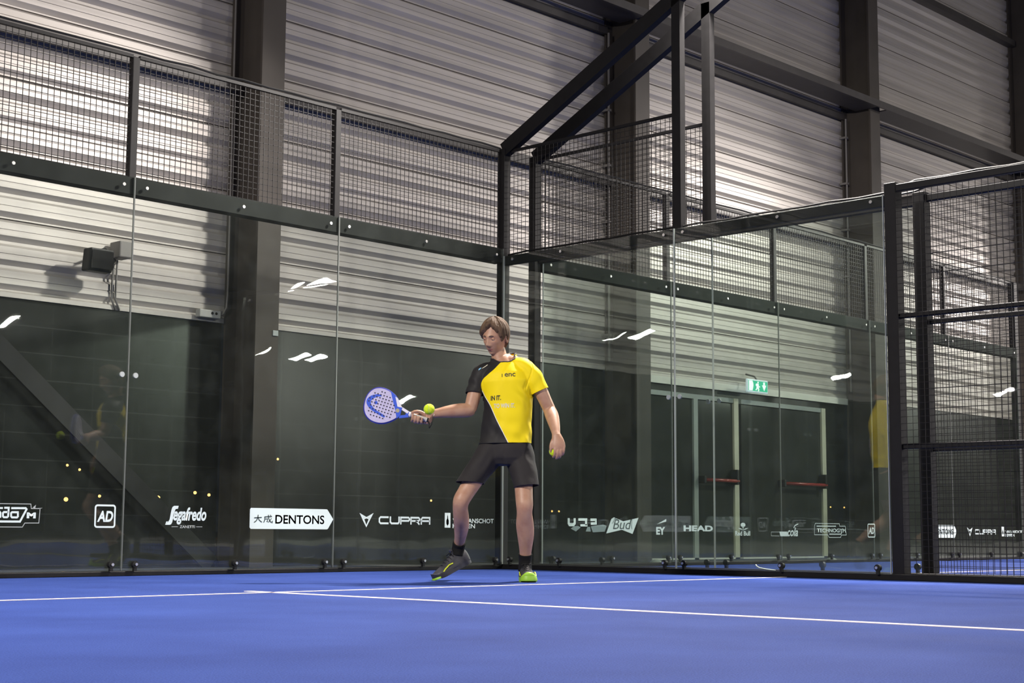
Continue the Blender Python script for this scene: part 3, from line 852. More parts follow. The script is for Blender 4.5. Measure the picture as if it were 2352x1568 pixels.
M['hair'] = mat('brown_hair', (0.105, 0.066, 0.040), 0.75, spec=0.2, var=0.4, vscale=40, bump=0.6, bscale=120, stretch=(1, 1, 0.25))
M['brow'] = mat('eyebrow_hair', (0.10, 0.06, 0.04), 0.7)
M['eye'] = mat('eye_white', (0.38, 0.35, 0.33), 0.3)
M['iris'] = mat('dark_iris', (0.03, 0.03, 0.035), 0.15)
M['shorts'] = mat('charcoal_shorts_cloth', (0.020, 0.018, 0.018), 0.75, spec=0.25, var=0.12, vscale=10, bump=0.35, bscale=14)
M['sock'] = mat('black_sock_knit', (0.008, 0.008, 0.008), 0.9, spec=0.15, bump=0.3, bscale=200)
M['shoe'] = mat('black_shoe_upper', (0.024, 0.024, 0.030), 0.55, var=0.3, vscale=30, bump=0.12, bscale=120)
M['lime'] = mat('lime_rubber', (0.24, 0.46, 0.025), 0.5)
M['ylw'] = mat('yellow_accent', (0.62, 0.70, 0.02), 0.5)
M['teal'] = mat('teal_tongue', (0.02, 0.32, 0.26), 0.5)
M['ballfelt'] = mat('optic_yellow_felt', (0.60, 0.78, 0.012), 0.8, var=0.12, vscale=60, bump=0.5, bscale=300)

def lerp(a, b, t): return a + (b - a) * t
def smooth(t):
    t = max(0.0, min(1.0, t)); return t * t * (3 - 2 * t)

def catmull(P, n):
    """resample a list of tuples (any length) with a Catmull-Rom spline, n steps per span"""
    out = []
    for i in range(len(P) - 1):
        p0 = P[max(i-1, 0)]; p1 = P[i]; p2 = P[i+1]; p3 = P[min(i+2, len(P)-1)]
        for k in range(n):
            t = k / n
            out.append(tuple(0.5 * ((2*b) + (-a + c)*t + (2*a - 5*b + 4*c - d)*t*t + (-a + 3*b - 3*c + d)*t*t*t) for a, b, c, d in zip(p0, p1, p2, p3)))
    out.append(tuple(P[-1]))
    return out

def limb(bm, P, n=24, steps=5, hint=(0, -1, 0), sq=2.0):
    """P: (x,y,z, r_side, r_front) rings perpendicular to the path; hint = front direction"""
    Q = catmull(P, steps)
    pts = [Vector(q[:3]) for q in Q]
    rings = []
    for i, p in enumerate(pts):
        t = (pts[min(i+1, len(pts)-1)] - pts[max(i-1, 0)]).normalized()
        h = Vector(hint); h = (h - t * h.dot(t)).normalized()
        s = t.cross(h)
        rs, rf = Q[i][3], Q[i][4]
        ring = []
        for k in range(n):
            a = 2*pi*k/n; ca, sa = cos(a), sin(a)
            f = (abs(ca)**sq + abs(sa)**sq) ** (-1/sq)
            ring.append(bm.verts.new(p + s*(rs*ca*f) + h*(rf*sa*f)))
        rings.append(ring)
    for a, b in zip(rings, rings[1:]):
        for k in range(n): bm.faces.new((a[k], a[(k+1)%n], b[(k+1)%n], b[k]))
    c0 = bm.verts.new(pts[0]); c1 = bm.verts.new(pts[-1])
    for k in range(n):
        bm.faces.new((rings[0][(k+1)%n], rings[0][k], c0)); bm.faces.new((rings[-1][k], rings[-1][(k+1)%n], c1))

def stack(bm, R, n=40, sq=2.3, yaw=0.0, cap=True):
    """horizontal rings (cx,cy,z,rx,ry,roll,pitch); yaw turns them about z, roll and pitch tilt them"""
    rings = []
    for cx, cy, z, rx, ry, roll, pit in R:
        ring = []
        for k in range(n):
            a = 2*pi*k/n; ca, sa = cos(a), sin(a)
            f = (abs(ca)**sq + abs(sa)**sq) ** (-1/sq)
            lx, ly = rx*ca*f, ry*sa*f
            x = lx*cos(yaw) - ly*sin(yaw); y = lx*sin(yaw) + ly*cos(yaw)
            ring.append(bm.verts.new((cx + x, cy + y, z + lx*math.tan(roll) + ly*math.tan(pit))))
        rings.append(ring)
    for a, b in zip(rings, rings[1:]):
        for k in range(n): bm.faces.new((a[k], a[(k+1)%n], b[(k+1)%n], b[k]))
    if cap:
        for r_, flip in ((rings[0], True), (rings[-1], False)):
            c = bm.verts.new(sum((v.co for v in r_), Vector()) / n)
            for k in range(n):
                bm.faces.new((r_[(k+1)%n], r_[k], c) if flip else (r_[k], r_[(k+1)%n], c))
    return rings

def remesh(bm, voxel, smooth_it=6, factor=0.5):
    """union of the closed shells in bm as one continuous surface"""
    bmesh.ops.recalc_face_normals(bm, faces=bm.faces)
    me = bpy.data.meshes.new('tmp'); bm.to_mesh(me); bm.free()
    ob = bpy.data.objects.new('tmp', me); COL.objects.link(ob)
    md = ob.modifiers.new('r', 'REMESH'); md.mode = 'VOXEL'; md.voxel_size = voxel; md.adaptivity = 0.0
    if smooth_it:
        ms = ob.modifiers.new('s', 'SMOOTH'); ms.factor = factor; ms.iterations = smooth_it
    dg = bpy.context.evaluated_depsgraph_get()
    out = bpy.data.meshes.new_from_object(ob.evaluated_get(dg))
    bpy.data.objects.remove(ob); bpy.data.meshes.remove(me)
    return out

def to_bm(me):
    bm = bmesh.new(); bm.from_mesh(me); bpy.data.meshes.remove(me); return bm

def cut(bm, co, no, near=None, rad=None, spare=None):
    """cut away what lies beyond the plane (only faces near a point, when given)"""
    co = Vector(co); no = Vector(no).normalized()
    if near is not None:
        near = Vector(near)
        fs = [f for f in bm.faces if (f.calc_center_median() - near).length < rad and not (spare and spare.find_nearest(f.calc_center_median())[3] < 0.008)]
    else:
        fs = list(bm.faces)
    g = set(fs)
    for f in fs: g.update(f.edges); g.update(f.verts)
    bmesh.ops.bisect_plane(bm, geom=list(g), plane_co=co, plane_no=no, clear_outer=True, dist=1e-5)

def solidify(o, th):
    md = o.modifiers.new('thick', 'SOLIDIFY'); md.thickness = th; md.offset = -1

# ---- head ---------------------------------------------------------
HC = Vector((-0.113, 0.0, 1.632))
Hrot = Matrix.Rotation(radians(-33), 3, 'Z') @ Matrix.Rotation(radians(14), 3, 'X') @ Matrix.Rotation(radians(5), 3, 'Y')
def H(p): return HC + Hrot @ Vector(p)
def gauss(x, s): return math.exp(-(x/s)**2)

def head_point(az, el, grow=0.0):
    """az: 0 = face, +90 deg = the man's left (+x); el: elevation"""
    dx, dy, dz = sin(az)*cos(el), -cos(az)*cos(el), sin(el)
    x, y, z = 0.0755*dx, 0.098*dy, (0.122 if dz > 0 else 0.127)*dz
    if z > 0: x *= 1 + 0.04*gauss(z - 0.05, 0.05)
    if z < 0.02:                                                  # jaw narrows to the chin, throat goes back up
        t = smooth((0.02 - z)/0.13)
        x *= 1 - 0.21*t
        if y > 0: y *= 1 - 0.42*t
        else: y *= 1 - 0.04*t
    if y < 0:
        f = smooth(-dy*1.25)
        y = y*0.955
        d = 0.0
        d += 0.0200*gauss(x, 0.0120)*gauss(z + 0.040, 0.0135)                     # nose tip
        d += 0.0135*gauss(x, 0.0095)*gauss(z + 0.018, 0.024)                      # bridge
        d += 0.0075*(gauss(x - 0.0135, 0.007) + gauss(x + 0.0135, 0.007))*gauss(z + 0.044, 0.008)
        d += 0.0055*gauss(z - 0.020, 0.011)*gauss(x, 0.05)                        # brow
        d -= 0.0105*(gauss(x - 0.031, 0.016) + gauss(x + 0.031, 0.016))*gauss(z - 0.001, 0.0115)
        d += 0.0050*(gauss(x - 0.046, 0.017) + gauss(x + 0.046, 0.017))*gauss(z + 0.026, 0.018)
        d += 0.0055*gauss(x, 0.020)*gauss(z + 0.0675, 0.006)                      # upper lip
        d += 0.0058*gauss(x, 0.018)*gauss(z + 0.0805, 0.0065)                     # lower lip
        d -= 0.0045*gauss(x, 0.022)*gauss(z + 0.0742, 0.0030)                     # mouth line
        d -= 0.0030*gauss(x, 0.020)*gauss(z + 0.0905, 0.006)
        d += 0.014*gauss(x, 0.023)*gauss(z + 0.107, 0.015)                       # chin
        y -= d*f
    if grow:
        nrm = Vector((x/0.0755**2, y/0.098**2, z/0.122**2)).normalized()
        return Vector((x, y, z)) + nrm*grow
    return Vector((x, y, z))

def head_bm(bm, na=96, ne=72):
    grid = []
    for j in range(1, ne):
        el = -pi/2 + pi*j/ne
        grid.append([bm.verts.new(H(head_point(2*pi*i/na - pi, el))) for i in range(na)])
    b = bm.verts.new(H(head_point(0, -pi/2))); t = bm.verts.new(H(head_point(0, pi/2)))
    for r0, r1 in zip(grid, grid[1:]):
        for i in range(na): bm.faces.new((r0[i], r0[(i+1)%na], r1[(i+1)%na], r1[i]))
    for i in range(na):
        bm.faces.new((grid[0][(i+1)%na], grid[0][i], b)); bm.faces.new((grid[-1][i], grid[-1][(i+1)%na], t))

def ear(bm, s):
    ctr = Vector((0.0765*s, 0.012, -0.008))
    n = 20
    rings = []
    for r_, off in ((0.55, -0.008), (1.0, 0.004), (1.0, 0.010), (0.72, 0.0105), (0.5, 0.005)):
        ring = []
        for k in range(n):
            a = 2*pi*k/n
            ey, ez = 0.0175*cos(a)*r_, 0.031*sin(a)*r_
            if ez < 0: ey *= 0.8
            p = ctr + Vector((s*(off + 0.35*max(0, ey)), ey + 0.004 - ez*0.18*-1*0, ez))
            ring.append(bm.verts.new(H(p)))
        rings.append(ring)
    for a, b in zip(rings, rings[1:]):
        for k in range(n): bm.faces.new((a[k], a[(k+1)%n], b[(k+1)%n], b[k]))
    for ring in (rings[0], rings[-1]):
        c = bm.verts.new(sum((v.co for v in ring), Vector())/n)
        for k in range(n): bm.faces.new((ring[k], ring[(k+1)%n], c))

# ---- body ---------------------------------------------------------
TY = radians(-20)                                                 # chest turned a little to the man's right
bm = bmesh.new()
head_bm(bm)
for s_ in (-1, 1): ear(bm, s_)
limb(bm, [(-0.066, 0.030, 1.40, .066, .060), (-0.072, 0.028, 1.455, .060, .058), (-0.086, 0.032, 1.51, .0525, .055), (-0.098, 0.036, 1.57, .048, .055), (-0.106, 0.03, 1.62, .045, .052)], 28)
limb(bm, [(-0.19, 0.03, 1.40, .03, .04), (-0.13, 0.028, 1.425, .042, .05), (-0.066, 0.028, 1.455, .05, .055), (0.02, 0.0, 1.462, .045, .05), (0.10, -0.035, 1.41, .03, .04)], 20, hint=(0, -1, 0))
stack(bm, [(-.04, 0, .86, .15, .10, 0, 0), (-.036, 0, 1.0, .145, .10, 0, 0), (-.034, 0, 1.15, .15, .105, 0, 0), (-.036, 0, 1.28, .16, .11, 0, 0), (-.045, .005, 1.37, .155, .10, .05, 0), (-.058, .014, 1.425, .115, .078, .10, .05), (-.063, .022, 1.462, .088, .068, .2, .15), (-.067, .026, 1.492, .066, .058, .23, .25), (-.070, .028, 1.51, .05, .05, .23, .3)], 36, yaw=TY)
# right arm (photo left): hangs from the shoulder, forearm held out to the left
RW = Vector((-0.527, -0.105, 1.108))
limb(bm, [(-0.190, 0.033, 1.385, .045, .05), (-0.228, 0.022, 1.33, .050, .054), (-0.252, 0.004, 1.24, .048, .052), (-0.268, -0.010, 1.175, .045, .048), (-0.279, -0.018, 1.14, .043, .044)], 24)
limb(bm, [(-0.266, -0.012, 1.146, .040, .040), (-0.292, -0.028, 1.138, .047, .045), (-0.345, -0.048, 1.134, .048, .044), (-0.42, -0.075, 1.124, .041, .037), (-0.49, -0.097, 1.112, .031, .028), (RW.x, RW.y, RW.z, .029, .024), (-0.560, -0.110, 1.103, .032, .022)], 24)
# left arm (photo right)
LW = Vector((0.293, -0.200, 0.972))
limb(bm, [(0.100, -0.036, 1.395, .045, .05), (0.148, -0.050, 1.345, .049, .052), (0.192, -0.050, 1.27, .047, .05), (0.226, -0.042, 1.20, .043, .046), (0.252, -0.034, 1.145, .042, .042)], 24)
limb(bm, [(0.248, -0.028, 1.155, .038, .040), (0.260, -0.050, 1.125, .044, .044), (0.272, -0.095, 1.085, .044, .041), (0.284, -0.150, 1.028, .036, .033), (0.291, -0.188, 0.985, .029, .025), (LW.x, LW.y, LW.z, .028, .022), (0.297, -0.212, 0.952, .034, .021)], 24)
# right hand around the racket handle
GC = Vector((-0.6195, -0.120, 1.0835)); GU = Vector((-0.958, 0, 0.286)); GV = Vector((0.286, 0, 0.958)); GW = Vector((0, -1, 0))
def G(u, v, w_): return tuple(GC + GU*u + GV*v + GW*w_)
limb(bm, [(*G(-.085, .002, -.002), .030, .022), (*G(-.060, .006, -.016), .036, .020), (*G(-.02, .006, -.027), .041, .017), (*G(.02, .004, -.029), .040, .016), (*G(.040, .002, -.026), .034, .014)], 20)
for k in range(4):
    u = .034 - k*.0215; L = (1.0, 1.06, 1.0, .86)[k]; r0 = (.0092, .0096, .0092, .0082)[k]
    limb(bm, [(*G(u, -.020, -.026), r0*1.05, r0*1.05), (*G(u - .002, -.033, -.014), r0, r0), (*G(u - .004, -.036*L, .006), r0*.98, r0*.98), (*G(u - .004, -.026, .024), r0*.92, r0*.92), (*G(u - .001, -.006, .0285), r0*.85, r0*.85), (*G(u + .002, .007, .0255), r0*.7, r0*.7)], 12, steps=4, hint=tuple(GU))
limb(bm, [(*G(-.045, .022, -.012), .016, .015), (*G(-.018, .034, -.002), .0135, .013), (*G(.012, .034, .014), .0115, .011), (*G(.034, .022, .024), .010, .0095), (*G(.050, .012, .025), .0075, .007)], 14, steps=4, hint=(0, -1, 0))
# left hand hanging, ball held between thumb and fingers
limb(bm, [(.296, -.208, .965, .028, .020), (.302, -.220, .935, .038, .019), (.308, -.228, .905, .043, .017), (.312, -.230, .880, .042, .015), (.314, -.228, .868, .036, .012)], 20)
for k in range(4):
    x = .284 + k*.0195; z0 = (.880, .876, .878, .885)[k]; L = (1.0, 1.1, 1.02, .82)[k]; r0 = (.0090, .0093, .0090, .0080)[k]
    limb(bm, [(x + .002, -.228, z0 + .012, r0*1.1, r0*1.1), (x + .001, -.236, z0 - .012*L, r0, r0), (x, -.233, z0 - .034*L, r0*.97, r0*.97), (x - .004, -.218, z0 - .052*L, r0*.93, r0*.93), (x - .009, -.198, z0 - .058*L, r0*.88, r0*.88), (x - .013, -.184, z0 - .052*L, r0*.7, r0*.7)], 12, steps=4, hint=(1, 0, 0))
limb(bm, [(.284, -.208, .945, .016, .015), (.268, -.218, .920, .0135, .013), (.259, -.224, .893, .0112, .011), (.258, -.222, .868, .0098, .0095), (.262, -.216, .850, .0075, .007)], 14, steps=4, hint=(0, -1, 0))
# legs
RK = (-0.329, -0.100, 0.538); LK = (0.089, -0.125, 0.510)
limb(bm, [(-0.125, 0.02, .90, .085, .09), (-0.175, -0.015, .80, .074, .080), (-0.245, -0.055, .68, .064, .068), (-0.298, -0.085, .59, .057, .060), (-0.326, -0.103, .538, .055, .057), (-0.334, -0.085, .490, .050, .051), (-0.330, -0.03, .43, .052, .055), (-0.330, 0.06, .365, .0495, .055), (-0.340, 0.145, .292, .039, .042), (-0.352, 0.20, .24, .034, .038), (-0.355, 0.205, .19, .036, .046)], 28)
limb(bm, [(0.045, 0.01, .90, .085, .09), (0.062, -0.02, .80, .074, .080), (0.080, -0.07, .66, .062, .066), (0.086, -0.112, .56, .058, .060), (0.089, -0.128, .508, .056, .058), (0.089, -0.115, .455, .051, .052), (0.092, -0.07, .385, .058, .057), (0.098, -0.03, .31, .055, .057), (0.098, 0.015, .215, .041, .044), (0.096, 0.04, .14, .035, .038), (0.096, 0.04, .09, .038, .045)], 28)
for kx, ky, kz, dxk in ((-0.330, -0.142, .545, -.1), (0.089, -0.170, .515, 0)):     # kneecaps and the tendon below
    limb(bm, [(kx + .002, ky + .038, kz + .060, .014, .012), (kx, ky + .022, kz + .030, .026, .018), (kx, ky + .016, kz, .029, .022), (kx, ky + .024, kz - .030, .023, .017), (kx, ky + .040, kz - .062, .014, .012)], 16)
body_me = remesh(bm, 0.0036, 4, 0.5)
body = obj('body', body_me, [M['skin'], M['lip']], person, smooth=True)
Hi = Hrot.inverted()
for p in body.data.polygons:
    q = Hi @ (p.center - HC)
    if q.y < -0.07 and abs(q.x) < 0.024:
        wl = 1 - (q.x/0.025)**2
        if -0.0742 - 0.0085*wl < q.z < -0.0742 + 0.0068*wl: p.material_index = 1
# knees and toes of the fingers stay part of the same skin

# ---- eyes, brows, hair --------------------------------------------
for s_ in (-1, 1):
    bm = bmesh.new()
    c = Vector((0.031*s_, -0.0742, 0.000))
    bmesh.ops.create_uvsphere(bm, u_segments=20, v_segments=12, radius=0.0112, matrix=Matrix.Translation(H(c)))
    e = obj('eye', bm, M['eye'], person, smooth=True)
    bm = bmesh.new(); cc = c + Vector((-0.0012, -0.0074, -0.0030))
    bmesh.ops.create_uvsphere(bm, u_segments=14, v_segments=8, radius=0.0053, matrix=Matrix.Translation(H(cc)))
    obj('iris', bm, M['iris'], e, smooth=True)
    bm = bmesh.new()                                              # upper lid over the lowered gaze
    bmesh.ops.create_uvsphere(bm, u_segments=24, v_segments=16, radius=0.0121)
    bmesh.ops.bisect_plane(bm, geom=list(bm.verts) + list(bm.edges) + list(bm.faces), plane_co=(0, 0, -0.0016), plane_no=(0, 0.35, -1), clear_outer=True)
    for v in bm.verts: v.co = H(c + v.co)
    obj('eyelid', bm, M['skin'], e, smooth=True)
    bm = bmesh.new()
    P = []
    for q in (0, .25, .5, .75, 1):
        az = s_*lerp(0.17, 0.56, q); el = 0.150 + 0.055*sin(q*2.3) - .03*q
        P.append(H(head_point(az, el) + Vector((0, -0.0012, 0))))
    rod(bm, P, [0.0022, .0038, .0038, .003, .0014], 8)
    obj('eyebrow', bm, M['brow'], person, smooth=True)

bm = bmesh.new()                                                  # dark rod painted as the shade between parted lips
P = []
for q in (-1, -.55, 0, .55, 1):
    az = 0.21*q; el0 = -0.648 - 0.02*q*q
    P.append(H(head_point(az, el0) + Vector((0, -0.0008, 0))))
rod(bm, P, [0.0008, .0019, .0024, .0019, .0008], 8)
obj('mouth_shade_rod', bm, mat('mouth_shadow', (0.06, 0.02, 0.02), 0.6), person, smooth=True)

def hairline(az):
    """lowest elevation (z on the head, metres) of the hair for an azimuth"""
    K = [(-pi, -0.082), (-2.4, -0.074), (-1.95, -0.035), (-1.6, 0.020), (-1.25, -0.012), (-1.02, 0.012), (-0.70, 0.028), (-0.38, 0.046), (-0.05, 0.068), (0.25, 0.082), (0.5, 0.066), (0.85, 0.040), (1.08, 0.008), (1.25, -0.022), (1.52, 0.018), (1.9, -0.040), (2.4, -0.074), (pi, -0.082)]
    for (a, h0), (b, h1) in zip(K, K[1:]):
        if a <= az <= b: return lerp(h0, h1, smooth((az - a)/(b - a)))
    return -0.08
bm = bmesh.new()
na, ne = 160, 110
grid = []
for j in range(0, ne):
    el = -0.85 + (pi/2 + 0.85)*j/ne
    row = []
    for i in range(na):
        az = 2*pi*i/na - pi
        p0 = head_point(az, el)
        k = (p0.z - hairline(az))/0.022
        t = smooth(k + 0.5)
        strand = noise.noise(Vector((az*9 + p0.z*16, p0.z*8, 3.1)))*0.0042 + noise.noise(Vector((az*24 + p0.z*30, p0.z*14, 8.1)))*0.0022
        thick = 0.0165 + 0.008*gauss(p0.z - 0.085, 0.05) + strand
        if abs(az) < 1.1: thick += 0.005*gauss(p0.z - hairline(az) - 0.025, 0.02)
        row.append(bm.verts.new(H(head_point(az, el, lerp(-0.012, thick, t)))))
    grid.append(row)
for r0, r1 in zip(grid, grid[1:]):
    for i in range(na): bm.faces.new((r0[i], r0[(i+1)%na], r1[(i+1)%na], r1[i]))
tp = bm.verts.new(H(head_point(0, pi/2, 0.020)))
for i in range(na): bm.faces.new((grid[-1][i], grid[-1][(i+1)%na], tp))
obj('hair', bm, M['hair'], person, smooth=True)

# ---- shirt --------------------------------------------------------
def shirt_material():
    m = bpy.data.materials.new('yellow_and_black_shirt_cloth'); t, p = nt(m)
    p.inputs['Roughness'].default_value = 0.62; p.inputs['Specular IOR Level'].default_value = 0.25
    tc = t.nodes.new('ShaderNodeTexCoord'); sx = t.nodes.new('ShaderNodeSeparateXYZ'); t.links.new(tc.outputs['Object'], sx.inputs[0])
    mr = t.nodes.new('ShaderNodeMapRange'); mr.inputs['From Min'].default_value = 0.90; mr.inputs['From Max'].default_value = 1.50
    t.links.new(sx.outputs['Z'], mr.inputs['Value'])
    fc = t.nodes.new('ShaderNodeFloatCurve'); cv = fc.mapping.curves[0]
    # seam between black and yellow: x (metres) at height z
    K = [(0.90, -0.012), (0.983, -0.055), (1.07, -0.099), (1.17, -0.144), (1.242, -0.184), (1.30, -0.205), (1.335, -0.197), (1.373, -0.160), (1.41, -0.118), (1.44, -0.090), (1.50, -0.03)]
    while len(cv.points) < len(K): cv.points.new(0.5, 0.5)
    for pt, (z, x) in zip(cv.points, K): pt.location = ((z - 0.9)/0.6, (x + 0.3)/0.4)
    fc.mapping.update(); t.links.new(mr.outputs[0], fc.inputs['Value'])
    xb = t.nodes.new('ShaderNodeMath'); xb.operation = 'MULTIPLY_ADD'; xb.inputs[1].default_value = 0.4; xb.inputs[2].default_value = -0.3
    t.links.new(fc.outputs[0], xb.inputs[0])
    df = t.nodes.new('ShaderNodeMath'); df.operation = 'SUBTRACT'; t.links.new(sx.outputs['X'], df.inputs[0]); t.links.new(xb.outputs[0], df.inputs[1])
    gt = t.nodes.new('ShaderNodeMath'); gt.operation = 'GREATER_THAN'; gt.inputs[1].default_value = 0.0; t.links.new(df.outputs[0], gt.inputs[0])
    ab = t.nodes.new('ShaderNodeMath'); ab.operation = 'ABSOLUTE'; t.links.new(df.outputs[0], ab.inputs[0])
    lt = t.nodes.new('ShaderNodeMath'); lt.operation = 'LESS_THAN'; lt.inputs[1].default_value = 0.0024; t.links.new(ab.outputs[0], lt.inputs[0])
    lo = t.nodes.new('ShaderNodeMath'); lo.operation = 'LESS_THAN'; lo.inputs[1].default_value = 1.27; t.links.new(sx.outputs['Z'], lo.inputs[0])
    an = t.nodes.new('ShaderNodeMath'); an.operation = 'MULTIPLY'; t.links.new(lt.outputs[0], an.inputs[0]); t.links.new(lo.outputs[0], an.inputs[1])
    a = t.nodes.new('ShaderNodeMix'); a.data_type = 'RGBA'; a.inputs['A'].default_value = (0.013, 0.012, 0.012, 1); a.inputs['B'].default_value = (0.80, 0.62, 0.003, 1)
    t.links.new(gt.outputs[0], a.inputs['Factor'])
    b = t.nodes.new('ShaderNodeMix'); b.data_type = 'RGBA'; b.inputs['B'].default_value = (0.72, 0.70, 0.62, 1)
    t.links.new(an.outputs[0], b.inputs['Factor']); t.links.new(a.outputs['Result'], b.inputs['A'])
    t.links.new(b.outputs['Result'], p.inputs['Base Color'])
    n = t.nodes.new('ShaderNodeTexNoise'); n.inputs['Scale'].default_value = 900; t.links.new(tc.outputs['Object'], n.inputs['Vector'])
    bp = t.nodes.new('ShaderNodeBump'); bp.inputs['Strength'].default_value = 0.1; bp.inputs['Distance'].default_value = 0.001
    t.links.new(n.outputs['Fac'], bp.inputs['Height']); t.links.new(bp.outputs[0], p.inputs['Normal'])
    return m
M['shirt'] = shirt_material()

def folds(me_bm, amp, fn):
    me_bm.normal_update()
    for v in me_bm.verts: v.co += v.normal * (amp * fn(v.co))

bm = bmesh.new()
stack(bm, [(-.040, 0, .86, .178, .128, 0, 0), (-.040, 0, .915, .178, .130, 0, 0), (-.036, 0, .98, .173, .126, 0, 0), (-.031, 0, 1.06, .165, .124, 0, 0), (-.026, 0, 1.15, .162, .126, 0, 0),
           (-.027, 0, 1.25, .167, .130, 0, 0), (-.040, .0, 1.33, .182, .128, .03, 0), (-.048, .004, 1.385, .172, .115, .06, 0), (-.056, .012, 1.425, .138, .097, .10, .0),
           (-.061, .020, 1.462, .106, .086, .18, .08), (-.062, .024, 1.495, .088, .078, .23, .22), (-.064, .028, 1.53, .080, .074, .23, .35), (-.066, .030, 1.58, .072, .068, .23, .4)], 48, yaw=TY)
torso_bvh = BVHTree.FromBMesh(bm)
limb(bm, [(-0.125, 0.028, 1.425, .050, .065), (-0.178, 0.032, 1.405, .062, .072), (-0.214, 0.028, 1.355, .066, .072), (-0.238, 0.014, 1.29, .064, .068), (-0.258, -0.002, 1.22, .062, .064), (-0.268, -0.01, 1.18, .062, .064)], 28)
limb(bm, [(0.02, -0.005, 1.452, .045, .062), (0.082, -0.030, 1.430, .060, .072), (0.130, -0.046, 1.382, .064, .070), (0.164, -0.050, 1.320, .063, .067), (0.196, -0.050, 1.258, .060, .064), (0.215, -0.048, 1.215, .060, .064)], 28)
sb = to_bm(remesh(bm, 0.005, 10, 0.5))
def shirt_fold(c):
    n = noise.noise(Vector((c.x*7 + c.z*3, c.y*5, c.z*4 - c.x*3)))
    n2 = noise.noise(Vector((c.x*14 - c.z*9, c.y*8, c.z*6)))
    low = smooth((1.15 - c.z)/0.25)
    arm = smooth((abs(c.x + 0.04) - 0.15)/0.06)*smooth((c.z - 1.15)/0.1)
    f = sin((c.x*0.55 + c.z*0.85 + c.y*.3)*58 + n*4)
    dia = sin((c.x*0.9 - c.z*0.45)*46 + n*5)
    seam = smooth((c.z - 1.26)/0.03)*smooth((1.485 - c.z)/0.03)
    xs = 0.098 + 0.045*smooth((c.z - 1.27)/0.18) - 0.02*smooth((c.z - 1.42)/0.06)
    s = -0.75*gauss(c.x - xs, 0.0045)*seam - 0.8*gauss(c.x - xs + 0.012, 0.010)*seam*smooth((1.36 - c.z)/0.07)
    pull = 0.55*sin((c.x*0.75 + c.z*0.66)*95 + n*3)*gauss(c.x - 0.085, 0.05)*gauss(c.z - 1.24, 0.07)
    return 0.75*n + 0.35*n2*(0.4 + low) + (0.6*low)*f*0.6 + arm*0.3*f + 0.25*dia + s + pull
folds(sb, 0.0085, shirt_fold)
# open hems and neck
cut(sb, (-.04, 0, .917), (0.02, 0, -1))
hem_r = Vector((-0.2485, 0.006, 1.250)); hem_l = Vector((0.1905, -0.050, 1.266))
cut(sb, hem_r, (-0.10, -0.20, -0.97), near=hem_r + Vector((-.012, 0, -.04)), rad=0.093, spare=torso_bvh)
cut(sb, hem_l, (0.42, 0.0, -0.90), near=hem_l + Vector((.02, 0, -.035)), rad=0.093, spare=torso_bvh)
NK = Vector((-0.062, 0.022, 1.505)); NN = Vector((-0.234, -0.18, 1.0)).normalized()
cut(sb, NK, NN, near=NK + NN*0.03, rad=0.135)
cut(sb, (-0.085, -0.075, 1.449), (-0.20, -0.72, 1.0), near=Vector((-0.085, -0.06, 1.50)), rad=0.105)
keep = max((v for v in sb.verts), key=lambda v: -abs(v.co.z - 1.15))
seen = {keep}; st = [keep]
while st:
    v = st.pop()
    for e in v.link_edges:
        o_ = e.other_vert(v)
        if o_ not in seen: seen.add(o_); st.append(o_)
bmesh.ops.delete(sb, geom=[v for v in sb.verts if v not in seen], context='VERTS')
edge_loops = [e for e in sb.edges if e.is_boundary]
neck_pts = [v.co.copy() for v in sb.verts if v.is_boundary and (v.co - NK).length < 0.16 and v.co.z > 1.40]
shirt_bvh = BVHTree.FromBMesh(sb)
shirt = obj('shirt', sb, M['shirt'], person, smooth=True)
solidify(shirt, 0.003)
# dark neck binding following the opening
cen = sum(neck_pts, Vector())/len(neck_pts)
ax = Vector((1, 0, 0)); ax = (ax - NN*ax.dot(NN)).normalized(); ay = NN.cross(ax)
neck_pts.sort(key=lambda p: math.atan2((p - cen).dot(ay), (p - cen).dot(ax)))
loop = [sum((neck_pts[(i + k) % len(neck_pts)] for k in range(-2, 3)), Vector())/5 for i in range(0, len(neck_pts), 3)]
bm = bmesh.new(); rod(bm, [p + NN*0.001 for p in loop + loop[:1]], 0.0042, 8, cap=False)
obj('collar', bm, mat('black_neck_binding', (0.015, 0.010, 0.012), 0.7), person, smooth=True)

def on_shirt(bm2, off=0.0015):
    for v in bm2.verts:
        hit = shirt_bvh.ray_cast(Vector((v.co.x, -1.0, v.co.z)), Vector((0, 1, 0)))
        if hit[0] is not None: v.co = hit[0] + Vector((0, -off, 0))
        else: v.co.y = -0.12
    return bm2
def shirt_text(s, x0, x1, z0, z1, m, bold=0.0, tilt=0.0):
    b = text_bm(s, x0, x1, z0, z1, bold=bold)
    for v in b.verts: v.co.z += (v.co.x - x0)*tilt
    bmesh.ops.subdivide_edges(b, edges=[e for e in b.edges if e.calc_length() > 0.012], cuts=2)
    bmesh.ops.triangulate(b, faces=b.faces)
    obj('shirt_lettering', on_shirt(b), m, shirt)
blk = mat('black_print', (0.02, 0.018, 0.01), 0.6); wht = mat('grey_white_print', (0.62, 0.60, 0.45), 0.6)
shirt_text('\u0131', -0.0665, -0.0625, 1.352, 1.375, blk, bold=0.03)
shirt_text('enc', -0.0475, 0.0235, 1.354, 1.378, blk, bold=0.012, tilt=0.03)
shirt_text('IN IT.', -0.139, -0.071, 1.197, 1.229, blk, bold=0.03, tilt=0.04)
shirt_text('TO WIN IT.', -0.118, 0.022, 1.146, 1.176, wht, bold=0.03, tilt=0.02)
